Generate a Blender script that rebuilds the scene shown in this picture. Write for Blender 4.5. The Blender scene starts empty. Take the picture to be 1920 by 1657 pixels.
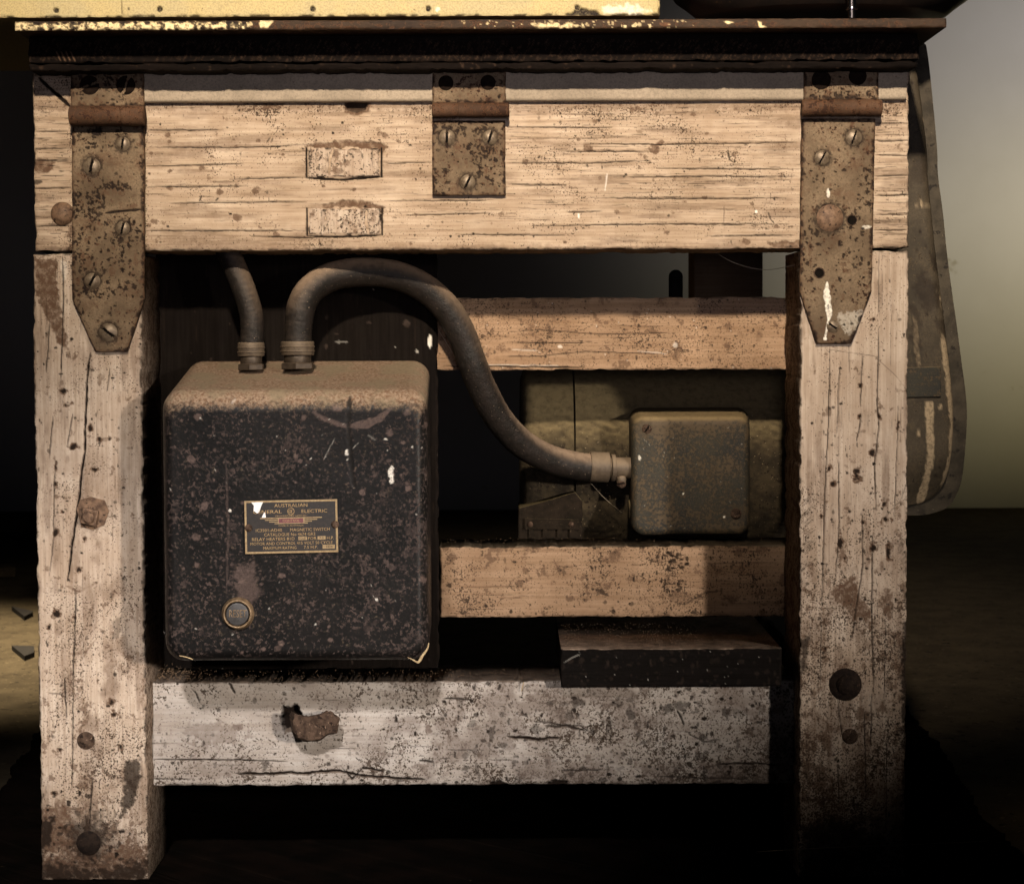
import bpy, bmesh, math, random
import numpy as np
from mathutils import Matrix, Vector

rad = math.radians
C = bpy.context.scene.collection
SC = bpy.context.scene

# ------------------------------------------------------------------ camera, world, lamps, exposure
S = 0.0005                      # metres per photo pixel at the front plane of the bench (Y = 0)
F = 3800.0                      # focal length in photo pixels
CX, CY = 960.0, 828.5
PITCH, ROLL = rad(2.88), rad(-0.2)
CAM = Vector((0.0, -F * S, 0.504))
ROT = Matrix.Rotation(rad(90) - PITCH, 3, 'X') @ Matrix.Rotation(ROLL, 3, 'Z')

cd = bpy.data.cameras.new('camera')
cd.sensor_width = 36.0
cd.lens = 36.0 * F / 1920.0
cd.clip_start, cd.clip_end = 0.05, 60.0
cd.dof.use_dof = True
cd.dof.focus_distance = 1.93
cd.dof.aperture_fstop = 22.0
cam = bpy.data.objects.new('camera', cd)
C.objects.link(cam)
cam.matrix_world = Matrix.Translation(CAM) @ ROT.to_4x4()
SC.camera = cam

world = bpy.data.worlds.new('World')
SC.world = world
world.use_nodes = True
bg = world.node_tree.nodes['Background']
bg.inputs[0].default_value = (0.75, 0.8, 1.0, 1)
bg.inputs[1].default_value = 0.003

SC.view_settings.view_transform = 'Standard'
SC.view_settings.look = 'None'
SC.view_settings.exposure = 0.0
SC.view_settings.gamma = 1.0
SC.view_settings.use_curve_mapping = False
SC.cycles.use_denoising = True
SC.cycles.max_bounces = 5
SC.cycles.diffuse_bounces = 3
SC.cycles.sample_clamp_indirect = 3.0


def spot(name, loc, aim, watts, color, size_deg, blend, radius, scale=(1, 1, 1)):
    l = bpy.data.lights.new(name, 'SPOT')
    l.energy, l.color = watts, color
    l.spot_size, l.spot_blend, l.shadow_soft_size = rad(size_deg), blend, radius
    o = bpy.data.objects.new(name, l)
    C.objects.link(o)
    o.location = loc
    o.rotation_euler = (Vector(aim) - Vector(loc)).to_track_quat('-Z', 'Y').to_euler()
    o.scale = scale
    return o


# warm lamp over the photographer's head: throws every shadow downwards
spot('work_lamp', (0.0, -3.0, 2.16), (0.03, 0.0, 0.795), 960, (1.0, 0.835, 0.65), 14.7, 1.0, 0.075, (2.0, 1, 1))
# lamp low on the right: throws the switch box and right leg shadows to the left
spot('side_lamp', (2.3, -3.0, 0.85), (-0.14, 0.0, 0.28), 760, (1.0, 0.88, 0.77), 8.8, 1.0, 0.09, (2.2, 1, 1))
# lamp for the lower left corner
spot('low_lamp', (-0.34, -2.6, 1.95), (-0.28, 0.0, 0.13), 460, (1.0, 0.92, 0.87), 12.5, 1.0, 0.08, (1.3, 1, 1))
# added cool fill in place of ambient light: keeps the shadowed upper parts readable
spot('added_fill', (0.05, -2.3, 0.66), (0.08, 0.0, 0.74), 36, (0.95, 0.88, 1.0), 26, 1.0, 0.25, (1.5, 1, 1))
# unseen spots added to light the rear wall, the second to tint it amber
spot('added_wall_spot', (2.3, 2.6, 1.7), (1.74, 4.3, 1.22), 78, (1.0, 0.93, 0.86), 50, 1.0, 0.2, (1.45, 1, 1))
spot('added_wall_tint', (2.5, 2.7, 1.0), (1.75, 4.3, 0.70), 50, (1.0, 0.84, 0.38), 44, 1.0, 0.2, (1.4, 1, 1))
# unseen overhead spots added to brighten the floor at left and right
spot('added_floor_spot', (-1.02, 1.5, 1.9), (-1.02, 1.45, 0.0), 900, (1.0, 0.82, 0.55), 42, 1.0, 0.1)
spot('added_corner_spot', (1.1, 0.1, 1.3), (0.78, 0.20, 0.0), 12, (1.0, 0.70, 0.38), 24, 1.0, 0.1)


# ------------------------------------------------------------------ photo pixel <-> world at a given depth
RM = np.array(ROT)
CAMN = np.array(CAM)


def unproj(px, py, Y):
    """World X, Z of photo pixel (px, py) on the vertical plane Y (in px units of S)."""
    px, py, Y = np.broadcast_arrays(np.asarray(px, float), np.asarray(py, float), np.asarray(Y, float))
    d = np.stack([(px - CX) / F, (CY - py) / F, -np.ones_like(px)], -1) @ RM.T
    t = (Y * S - CAMN[1]) / d[..., 1]
    return CAMN[0] + t * d[..., 0], CAMN[2] + t * d[..., 2]


FLOOR_Z = -0.011


def on_floor(px, py, z=FLOOR_Z):
    d = RM @ np.array([(px - CX) / F, (CY - py) / F, -1.0])
    t = (z - CAMN[2]) / d[2]
    p = CAMN + t * d
    return (float(p[0]), float(p[1]), z)


def proj(X, Y, Z):
    q = np.stack([X - CAMN[0], Y - CAMN[1], Z - CAMN[2]], -1) @ RM
    return CX + F * q[..., 0] / -q[..., 2], CY - F * q[..., 1] / -q[..., 2]


def pt(px, py, Y):
    x, z = unproj(px, py, Y)
    return Vector((float(x), Y * S, float(z)))


# ------------------------------------------------------------------ objects
def tag(o, label=None, cat=None, group=None, kind=None):
    if label: o['label'] = label
    if cat: o['category'] = cat
    if group: o['group'] = group
    if kind: o['kind'] = kind
    return o


def empty(name, loc, label, cat, group=None):
    o = bpy.data.objects.new(name, None)
    C.objects.link(o)
    o.empty_display_size = 0.05
    o.location = loc
    return tag(o, label, cat, group)


def origin_of(o):
    v = Vector((0, 0, 0))
    while o is not None:
        v += o.location
        o = o.parent
    return v


def link(name, me, mats, parent=None, smooth=True):
    """World-space mesh -> object; a child's vertices are moved into its parent's frame."""
    o = bpy.data.objects.new(name, me)
    C.objects.link(o)
    for m in (mats if isinstance(mats, (list, tuple)) else [mats]):
        me.materials.append(m)
    if parent is not None:
        me.transform(Matrix.Translation(-origin_of(parent)))
        o.parent = parent
    if 'mask' not in me.color_attributes:
        me.color_attributes.new('mask', 'FLOAT_COLOR', 'POINT').data.foreach_set('color', np.zeros(4 * len(me.vertices), np.float32))
    if smooth:
        me.polygons.foreach_set('use_smooth', np.ones(len(me.polygons), bool))
    me.update()
    return o


def bm_obj(name, bm, mats, parent=None, smooth=False):
    me = bpy.data.meshes.new(name)
    bmesh.ops.recalc_face_normals(bm, faces=bm.faces)
    bm.to_mesh(me)
    bm.free()
    return link(name, me, mats, parent, smooth)


def add_box(bm, x0, x1, y0, y1, z0, z1, bev=0.0, seg=2, mi=0):
    ret = bmesh.ops.create_cube(bm, size=1.0)
    vs = ret['verts']
    for v in vs:
        v.co = Vector((x0 + (v.co.x + .5) * (x1 - x0), y0 + (v.co.y + .5) * (y1 - y0), z0 + (v.co.z + .5) * (z1 - z0)))
    fs = set(f for v in vs for f in v.link_faces)
    for f in fs: f.material_index = mi
    if bev > 0:
        es = list(set(e for v in vs for e in v.link_edges))
        bmesh.ops.bevel(bm, geom=es, offset=bev, segments=seg, affect='EDGES', profile=0.5)


def add_prism(bm, pts, y0, y1, mi=0):
    """pts: list of (X, Z) in metres, extruded from y0 to y1."""
    a = [bm.verts.new((x, y0, z)) for x, z in pts]
    b = [bm.verts.new((x, y1, z)) for x, z in pts]
    n = len(pts)
    fs = [bm.faces.new(a), bm.faces.new(b[::-1])]
    for i in range(n):
        fs.append(bm.faces.new((a[i], b[i], b[(i + 1) % n], a[(i + 1) % n])))
    for f in fs: f.material_index = mi
    return a, b, fs


def px_poly(pts, Y):
    out = []
    for x, y in pts:
        X, Z = unproj(x, y, Y)
        out.append((float(X), float(Z)))
    return out


def catmull(P, n):
    P = [np.array(p, float) for p in P]
    P = [2 * P[0] - P[1]] + P + [2 * P[-1] - P[-2]]
    out = []
    for i in range(1, len(P) - 2):
        for k in range(n):
            t = k / n
            a, b, c, d = P[i - 1], P[i], P[i + 1], P[i + 2]
            out.append(0.5 * (2 * b + (c - a) * t + (2 * a - 5 * b + 4 * c - d) * t * t + (3 * b - a - 3 * c + d) * t ** 3))
    out.append(P[-2])
    return np.array(out)


def tube_data(path, radii, n=20, wob=0.0, seed=0):
    """Swept tube along path (m,3); returns verts, faces."""
    path = np.asarray(path, float)
    m = len(path)
    radii = np.broadcast_to(np.asarray(radii, float), (m,))
    tan = np.gradient(path, axis=0)
    tan /= np.linalg.norm(tan, axis=1)[:, None]
    up = np.array([0, 1.0, 0]) if abs(tan[0][1]) < .9 else np.array([1.0, 0, 0])
    rng = np.random.RandomState(seed)
    V, Fc = [], []
    u = np.cross(tan[0], up); u /= np.linalg.norm(u)
    for i in range(m):
        u = u - tan[i] * np.dot(u, tan[i]); u /= np.linalg.norm(u)
        w = np.cross(tan[i], u)
        for k in range(n):
            a = 2 * math.pi * k / n
            r = radii[i] * (1 + wob * (rng.rand() - .5))
            V.append(path[i] + r * (math.cos(a) * u + math.sin(a) * w))
    for i in range(m - 1):
        for k in range(n):
            Fc.append((i * n + k, i * n + (k + 1) % n, (i + 1) * n + (k + 1) % n, (i + 1) * n + k))
    Fc.append(tuple(range(n))[::-1])
    Fc.append(tuple((m - 1) * n + k for k in range(n)))
    return V, Fc


def tube(name, path, radii, mat, parent=None, n=20, wob=0.0, seed=0):
    V, Fc = tube_data(path, radii, n, wob, seed)
    me = bpy.data.meshes.new(name)
    me.from_pydata([tuple(v) for v in V], [], Fc)
    bm = bmesh.new(); bm.from_mesh(me)
    bmesh.ops.recalc_face_normals(bm, faces=bm.faces)
    bm.to_mesh(me); bm.free()
    return link(name, me, mat, parent)


def add_cyl(bm, a, b, r0, r1=None, n=24, bev=0.0, mi=0):
    """Cylinder / cone between points a and b."""
    a, b = Vector(a), Vector(b)
    r1 = r0 if r1 is None else r1
    d = b - a
    q = d.to_track_quat('Z', 'Y').to_matrix().to_4x4()
    ret = bmesh.ops.create_cone(bm, cap_ends=True, segments=n, radius1=r0, radius2=r1, depth=d.length,
                                matrix=Matrix.Translation((a + b) / 2) @ q)
    fs = set(f for v in ret['verts'] for f in v.link_faces)
    for f in fs: f.material_index = mi
    if bev > 0:
        es = [e for e in set(e for v in ret['verts'] for e in v.link_edges)
              if any(len(f.verts) > 4 for f in e.link_faces)]
        bmesh.ops.bevel(bm, geom=es, offset=bev, segments=2, affect='EDGES', profile=0.5)


# ------------------------------------------------------------------ numpy noise
_rs = np.random.RandomState(5)
_tab = _rs.rand(256, 256)


def vnoise(x, y, seed=0):
    x = np.asarray(x) + seed * 37.31
    y = np.asarray(y) + seed * 17.77
    xi, yi = np.floor(x).astype(int), np.floor(y).astype(int)
    fx, fy = x - xi, y - yi
    fx, fy = fx * fx * (3 - 2 * fx), fy * fy * (3 - 2 * fy)
    g = lambda a, b: _tab[a & 255, b & 255]
    return (g(xi, yi) * (1 - fx) + g(xi + 1, yi) * fx) * (1 - fy) + (g(xi, yi + 1) * (1 - fx) + g(xi + 1, yi + 1) * fx) * fy


def fbm(x, y, seed=0, octv=4):
    s, a, t = 0, 1.0, 0
    for k in range(octv):
        s = s + a * vnoise(x * 2 ** k, y * 2 ** k, seed + k * 3)
        t += a
        a *= .55
    return s / t


def sst(a, b, x):
    t = np.clip((x - a) / (b - a), 0, 1)
    return t * t * (3 - 2 * t)


class Painter:
    """Wear masks over a fine grid, laid out in photo pixels of that surface.
    R = dark cracks, dirt and painted screw shade, G = brown stain or bare patch, B = white paint, A = density of fine grime, H = relief (px, inwards)."""

    def __init__(self, PX, PY, seed):
        self.PX, self.PY, self.seed = PX, PY, seed
        self.m = {k: np.zeros_like(PX) for k in 'RGBAH'}
        self.N = fbm(PX / 7.0, PY / 7.0, seed, 4)
        self.rng = np.random.RandomState(seed + 100)
        self.dx = (PX[0, -1] - PX[0, 0]) / max(1, PX.shape[1] - 1)
        self.dy = (PY[-1, 0] - PY[0, 0]) / max(1, PX.shape[0] - 1)
        self.x0, self.y0, self.x1, self.y1 = PX.min(), PY.min(), PX.max(), PY.max()

    def win(self, xa, xb, ya, yb):
        PX = self.PX
        ja = int((xa - self.x0) / self.dx) - 6; jb = int((xb - self.x0) / self.dx) + 8
        ia = int((ya - self.y0) / self.dy) - 6; ib = int((yb - self.y0) / self.dy) + 8
        ja, ia = max(0, ja), max(0, ia)
        jb, ib = min(PX.shape[1], jb), min(PX.shape[0], ib)
        if ja >= jb or ia >= ib: return None
        return slice(ia, ib), slice(ja, jb)

    def put(self, w, chan, v, h=0.0):
        self.m[chan][w] = np.maximum(self.m[chan][w], v)
        if h: self.m['H'][w] = np.maximum(self.m['H'][w], v * h) if h > 0 else np.minimum(self.m['H'][w], v * h)

    def stroke(self, pts, w=1.3, h=2.0, val=1.0, chan='R', rough=1.0, taper=0.15):
        w = w * getattr(self, 'ws', 1.0)
        pts = np.array(pts, float)
        ex, ey = np.ptp(pts[:, 0]), np.ptp(pts[:, 1])
        ver = ey > ex
        k = 1 if ver else 0
        pts = pts[np.argsort(pts[:, k])]
        W = self.win(pts[:, 0].min() - w - 4, pts[:, 0].max() + w + 4, pts[:, 1].min() - w - 4, pts[:, 1].max() + w + 4)
        if W is None: return
        U = self.PY[W] if ver else self.PX[W]
        V = self.PX[W] if ver else self.PY[W]
        u0, u1 = pts[0, k], pts[-1, k]
        c = np.interp(U, pts[:, k], pts[:, 1 - k])
        sd = self.rng.randint(0, 90)
        c = c + rough * 2.6 * (fbm(U / 16.0, U * 0 + sd, sd, 3) - .5)
        sl = (pts[-1, 1 - k] - pts[0, 1 - k]) / max(1e-6, u1 - u0)
        dist = np.abs(V - c) / math.sqrt(1 + sl * sl)
        t = (U - u0) / max(1e-6, u1 - u0)
        tp = np.clip(np.minimum(t, 1 - t) / taper, 0, 1) ** .6 if taper > 0 else (t >= 0) * (t <= 1)
        ww = w * tp * (0.55 + .9 * fbm(U / 9.0, U * 0 + 3, sd + 5, 3))
        m = sst(.8, -.8, dist - ww) * (tp > 0) * val
        self.put(W, chan, m, h)

    def blob(self, cx, cy, rx, ry=None, chan='R', val=1.0, rough=.6, h=0.0, soft=.15):
        ry = ry or rx
        W = self.win(cx - rx * 1.8, cx + rx * 1.8, cy - ry * 1.8, cy + ry * 1.8)
        if W is None: return
        d = np.sqrt(((self.PX[W] - cx) / rx) ** 2 + ((self.PY[W] - cy) / ry) ** 2)
        d = d + rough * (self.N[W] - .5) * 2
        self.put(W, chan, sst(1 + soft, 1 - soft, d) * val, h)

    def poly(self, pts, chan='G', val=1.0, rough=5.0, soft=2.0, h=0.0):
        pts = np.array(pts, float)
        W = self.win(pts[:, 0].min() - 12, pts[:, 0].max() + 12, pts[:, 1].min() - 12, pts[:, 1].max() + 12)
        if W is None: return
        X, Y = self.PX[W], self.PY[W]
        inside = np.zeros(X.shape, bool)
        best = np.full(X.shape, 1e9)
        n = len(pts)
        for i in range(n):
            a, b = pts[i], pts[(i + 1) % n]
            cond = ((a[1] > Y) != (b[1] > Y))
            with np.errstate(divide='ignore', invalid='ignore'):
                xi = a[0] + (Y - a[1]) * (b[0] - a[0]) / (b[1] - a[1] if b[1] != a[1] else 1e-9)
            inside ^= cond & (X < xi)
            ab = b - a
            t = np.clip(((X - a[0]) * ab[0] + (Y - a[1]) * ab[1]) / (ab @ ab), 0, 1)
            best = np.minimum(best, np.hypot(X - a[0] - t * ab[0], Y - a[1] - t * ab[1]))
        sd = np.where(inside, best, -best) + rough * (self.N[W] - .5) * 2
        self.put(W, chan, sst(-soft, soft, sd) * val, h)

    def fine(self, n, ver, L=(20, 160), w=(.3, 1.1), box=None, h=1.0, val=(.4, 1.0), rough=1.0):
        x0, y0, x1, y1 = box or (self.x0, self.y0, self.x1, self.y1)
        r = self.rng
        for _ in range(n):
            l = L[0] + (L[1] - L[0]) * r.rand() ** 2.2
            cx, cy = x0 + (x1 - x0) * r.rand(), y0 + (y1 - y0) * r.rand()
            ww = w[0] + (w[1] - w[0]) * r.rand() ** 2
            sl = (r.rand() - .5) * .03
            v = val[0] + (val[1] - val[0]) * r.rand()
            p = [(cx - sl * l, cy - l / 2), (cx + sl * l, cy + l / 2)] if ver else [(cx - l / 2, cy - sl * l), (cx + l / 2, cy + sl * l)]
            self.stroke(p, ww, h * ww, v, rough=rough, taper=.4)

    def spots(self, n, r=(1.2, 5), chan='R', box=None, val=(.5, 1), rough=.7, h=0.0, power=3.0, dens=None, asp=0.4):
        x0, y0, x1, y1 = box or (self.x0, self.y0, self.x1, self.y1)
        g = self.rng
        k = 0
        while k < n:
            cx, cy = x0 + (x1 - x0) * g.rand(), y0 + (y1 - y0) * g.rand()
            if dens is not None and g.rand() > dens(cx, cy):
                k += .2
                continue
            k += 1
            rr = r[0] + (r[1] - r[0]) * g.rand() ** power
            a = 1 + asp * (g.rand() - .5) * 2
            self.blob(cx, cy, rr * a, rr / a, chan, val[0] + (val[1] - val[0]) * g.rand(), rough, h)


def grid_mesh(name, X, Yf, Z, masks, y_back, mats, parent=None, side_mask=(.25, 0, 0, .5)):
    """A slab whose front is the fine relief grid X, Yf, Z and whose sides run straight back to y_back."""
    nr, nc = X.shape
    idx = np.arange(nr * nc).reshape(nr, nc)
    front = np.stack([X, Yf, Z], -1).reshape(-1, 3)
    loop = np.concatenate([idx[:, 0], idx[-1, 1:], idx[-2::-1, -1], idx[0, -2:0:-1]])
    b = len(loop)
    ring = front[loop]
    back = ring.copy(); back[:, 1] = y_back
    mid = ring.copy(); mid[:, 1] = ring[:, 1] * .9 + y_back * .1
    V = np.concatenate([front, ring, back])
    q = np.stack([idx[:-1, :-1], idx[1:, :-1], idx[1:, 1:], idx[:-1, 1:]], -1).reshape(-1, 4)
    o1, o2 = nr * nc, nr * nc + b
    k = np.arange(b); k2 = (k + 1) % b
    sq = np.stack([o1 + k, o2 + k, o2 + k2, o1 + k2], -1)
    quads = np.concatenate([q, sq]).astype(np.int32)
    cap = (o2 + np.arange(b))[::-1].astype(np.int32)
    me = bpy.data.meshes.new(name)
    me.vertices.add(len(V)); me.vertices.foreach_set('co', V.astype(np.float32).ravel())
    nl = quads.size + b
    me.loops.add(nl); me.loops.foreach_set('vertex_index', np.concatenate([quads.ravel(), cap]))
    npoly = len(quads) + 1
    me.polygons.add(npoly)
    st = np.concatenate([np.arange(len(quads)) * 4, [quads.size]]).astype(np.int32)
    me.polygons.foreach_set('loop_start', st)
    col = np.zeros((len(V), 4), np.float32)
    for c, ch in enumerate('RGBA'):
        col[:o1, c] = masks[ch].ravel()
    col[o1:] = side_mask
    at = me.color_attributes.new('mask', 'FLOAT_COLOR', 'POINT')
    at.data.foreach_set('color', col.ravel())
    me.update(calc_edges=True)
    me.validate()
    return link(name, me, mats, parent)


def board(name, rect, Yf, Yb, step, mat, paint, parent=None, seed=1, er=5.0, xl=None, xr=None, edge_dirt=.5, ragged=1.5,
          side_mask=(.25, 0, 0, .5), nick_amp=1.6):
    """Timber or plate with a finely modelled front; rect in photo pixels (x0, y0, x1, y1) on plane Yf (px units)."""
    x0, y0, x1, y1 = rect
    nc, nr = int((x1 - x0) / step) + 2, int((y1 - y0) / step) + 2
    mx, my = (x0 + x1) / 2, (y0 + y1) / 2
    X0 = float(unproj(x0, my, Yf)[0]); X1 = float(unproj(x1, my, Yf)[0])
    Z0 = float(unproj(mx, y0, Yf)[1]); Z1 = float(unproj(mx, y1, Yf)[1])
    zz = np.linspace(Z0, Z1, nr)
    uu = np.linspace(0, 1, nc)
    if xl is None:
        XL, XR = np.full(nr, X0), np.full(nr, X1)
    else:
        py = np.linspace(y0, y1, nr)
        XL = unproj(np.array([xl(p) for p in py]), py, Yf)[0]
        XR = unproj(np.array([xr(p) for p in py]), py, Yf)[0]
    X = XL[:, None] + (XR - XL)[:, None] * uu[None, :]
    Z = np.repeat(zz[:, None], nc, 1)
    rows, cols = np.arange(nr), np.arange(nc)
    wv = (XR - XL)[:, None] / S
    def nick(t, k):
        n_ = fbm(t / 22.0, t * 0 + k, seed + k, 4)
        return nick_amp * (np.clip(n_ - .42, 0, None) * 6 + .3 * vnoise(t / 2.1, t * 0 + k, seed + 50))
    yl, xl_ = rows * step, cols * step
    X = X + S * nick(yl, 1)[:, None] * np.clip(1 - uu[None, :] * wv / 7, 0, 1) - S * nick(yl, 2)[:, None] * np.clip(1 - (1 - uu)[None, :] * wv / 7, 0, 1)
    Z = Z - S * nick(xl_, 3)[None, :] * np.clip(1 - (Z0 - Z) / S / 7, 0, 1) + S * nick(xl_, 4)[None, :] * np.clip(1 - (Z - Z1) / S / 7, 0, 1)
    PX, PY = proj(X, np.full_like(X, Yf * S), Z)
    P = Painter(PX, PY, seed)
    if xl is not None: P.win = lambda *a: (slice(0, nr), slice(0, nc))
    if seed in range(31, 37): P.N = fbm(PX / 3.5, PY / 3.5, seed, 4)
    wpx = (XR - XL)[:, None] / S
    e = np.minimum(np.minimum(uu[None, :] * wpx, (1 - uu)[None, :] * wpx),
                   np.minimum((Z0 - Z), (Z - Z1)) / S)
    er_v = er * (.35 + 2.4 * np.clip(fbm(PX / 30, PY / 30, seed + 9, 4) - .25, 0, None))
    t = np.clip(er_v - e, 0, None)
    P.m['H'] = er_v - np.sqrt(np.clip(er_v ** 2 - t ** 2, 0, None))
    n2 = fbm(PX / 12, PY / 12, seed + 4, 4)
    P.m['R'] = edge_dirt * sst(5, 0, e - 7 * (n2 - .45)) * sst(.42, .6, n2)
    P.edge = e
    if paint: paint(P)
    H = P.m['H'] + .5 * (fbm(PX / 3.2, PY / 3.2, seed + 2, 2) - .5) + ragged * (fbm(PX / 60, PY / 60, seed + 7, 2) - .5)
    return grid_mesh(name, X, Yf * S + H * S, Z, P.m, Yb * S, mat, parent, side_mask)


# ------------------------------------------------------------------ materials
class NT:
    def __init__(self, name):
        self.m = bpy.data.materials.new(name)
        self.m.use_nodes = True
        self.t = self.m.node_tree
        self.b = self.t.nodes['Principled BSDF']
        self.tc = self.t.nodes.new('ShaderNodeTexCoord')

    def set(self, sock, v):
        if hasattr(v, 'links') and hasattr(v, 'is_linked'):
            self.t.links.new(v, sock)
        elif isinstance(v, tuple) and len(v) == 3 and sock.type == 'RGBA':
            sock.default_value = (*v, 1)
        else:
            sock.default_value = v

    def math(self, op, a, b=0.0, clamp=False):
        n = self.t.nodes.new('ShaderNodeMath'); n.operation = op; n.use_clamp = clamp
        self.set(n.inputs[0], a); self.set(n.inputs[1], b)
        return n.outputs[0]

    def mix(self, f, a, b, blend='MIX'):
        n = self.t.nodes.new('ShaderNodeMix'); n.data_type = 'RGBA'; n.blend_type = blend
        self.set(n.inputs[0], f); self.set(n.inputs[6], a); self.set(n.inputs[7], b)
        return n.outputs[2]

    def ramp(self, x, lo, hi, a=0.0, b=1.0):
        n = self.t.nodes.new('ShaderNodeMapRange'); n.interpolation_type = 'SMOOTHSTEP'
        self.set(n.inputs[0], x); n.inputs[1].default_value = lo; n.inputs[2].default_value = hi
        n.inputs[3].default_value = a; n.inputs[4].default_value = b
        return n.outputs[0]

    def noise(self, scale, detail=4, rough=.55, vec=(1, 1, 1), off=0.0):
        mp = self.t.nodes.new('ShaderNodeMapping')
        mp.inputs[3].default_value = vec
        mp.inputs[1].default_value = (off, off * .7, off * 1.3)
        self.t.links.new(self.tc.outputs['Object'], mp.inputs[0])
        n = self.t.nodes.new('ShaderNodeTexNoise')
        self.t.links.new(mp.outputs[0], n.inputs['Vector'])
        n.inputs['Scale'].default_value = scale; n.inputs['Detail'].default_value = detail
        n.inputs['Roughness'].default_value = rough
        return n.outputs[0]

    def voro(self, scale, feature='F1', rnd=1.0):
        n = self.t.nodes.new('ShaderNodeTexVoronoi'); n.feature = feature
        self.t.links.new(self.tc.outputs['Object'], n.inputs['Vector'])
        n.inputs['Scale'].default_value = scale
        n.inputs['Randomness'].default_value = rnd
        return n.outputs[0]

    def mask(self):
        a = self.t.nodes.new('ShaderNodeAttribute'); a.attribute_name = 'mask'
        s = self.t.nodes.new('ShaderNodeSeparateColor')
        self.t.links.new(a.outputs['Color'], s.inputs[0])
        return s.outputs[0], s.outputs[1], s.outputs[2], a.outputs['Alpha']

    def upness(self, lo=.2, hi=.75):
        g = self.t.nodes.new('ShaderNodeNewGeometry')
        s = self.t.nodes.new('ShaderNodeSeparateXYZ')
        self.t.links.new(g.outputs['Normal'], s.inputs[0])
        return self.ramp(s.outputs[2], lo, hi)

    def bump(self, h, dist=.0006, strength=.6):
        n = self.t.nodes.new('ShaderNodeBump')
        n.inputs['Strength'].default_value = strength; n.inputs['Distance'].default_value = dist
        self.set(n.inputs['Height'], h)
        self.t.links.new(n.outputs[0], self.b.inputs['Normal'])

    def done(self, color, rough=.8, spec=.3, metal=0.0):
        self.set(self.b.inputs['Base Color'], color)
        self.set(self.b.inputs['Roughness'], rough)
        self.b.inputs['Specular IOR Level'].default_value = spec
        self.set(self.b.inputs['Metallic'], metal)
        return self.m


def wood(name, c1, c2, axis, grain=.35, dirt=(.045, .03, .02), stain=(.11, .066, .042), th=.66, dust=None, mid_th=.68, gs=430):
    n = NT(name)
    R, G, B, A = n.mask()
    v = (.03, 1, 1) if axis == 'X' else (1, 1, .03)
    big = n.ramp(n.noise(9, 5, .6), .35, .68)
    big2 = n.ramp(n.noise(34, 5, .65, off=3), .36, .66)
    gr = n.noise(gs, 4, .6, v)
    gr2 = n.noise(gs * .3, 3, .6, v, 2.2)
    col = n.mix(big, c1, c2)
    col = n.mix(n.math('MULTIPLY', big2, .35), col, tuple(x * y for x, y in zip(c2, (.78, .70, .62))))
    g1 = n.ramp(gr, .36, .62, 1 - grain, 1.05)
    g2 = n.ramp(gr2, .36, .62, 1 - grain * .5, 1.04)
    gg = n.math('MULTIPLY', g1, g2)
    comb = n.t.nodes.new('ShaderNodeCombineColor')
    for i, e in enumerate((.85, 1.0, 1.15)):
        n.t.links.new(n.math('POWER', gg, e), comb.inputs[i])
    col = n.mix(1.0, col, comb.outputs[0], 'MULTIPLY')
    lift = n.math('ADD', n.math('MULTIPLY', A, .13), n.math('MULTIPLY', n.math('SUBTRACT', n.noise(26, 4, .6, off=12), .5), .30))
    patch = n.ramp(n.math('ADD', n.noise(75, 6, .68, off=7), n.math('MULTIPLY', A, .17)), mid_th - .03, mid_th + .05)
    col = n.mix(n.math('MULTIPLY', patch, .75), col, stain)
    sp = n.ramp(n.math('ADD', n.noise(560, 4, .62, off=5), lift), th - .02, th + .05)
    col = n.mix(n.math('MULTIPLY', sp, .9), col, dirt)
    sp2 = n.ramp(n.math('ADD', n.noise(210, 5, .7, off=9), lift), th + .02, th + .06)
    col = n.mix(n.math('MULTIPLY', sp2, .9), col, dirt)
    gn = n.math('MULTIPLY', G, n.ramp(n.noise(150, 5, .7, off=1), .25, .6, .45, 1.0))
    col = n.mix(gn, col, stain)
    col = n.mix(B, col, (.82, .78, .70))
    col = n.mix(R, col, (.012, .008, .006))
    if dust:
        du = n.math('MULTIPLY', n.upness(.45, .85), n.ramp(n.noise(120, 5, .7, off=4), .2, .55, .6, 1.0))
        col = n.mix(du, col, n.mix(n.ramp(n.noise(45, 6, .7, off=16), .36, .62), tuple(x * .45 for x in dust), dust))
    h = n.math('ADD', n.math('MULTIPLY', gr, .6), n.math('MULTIPLY', n.math('ADD', sp, sp2), -.5))
    h = n.math('ADD', h, n.math('MULTIPLY', n.noise(900, 3, .6), .35))
    n.bump(h, .0007, .55)
    return n.done(col, .88, .08)


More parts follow.
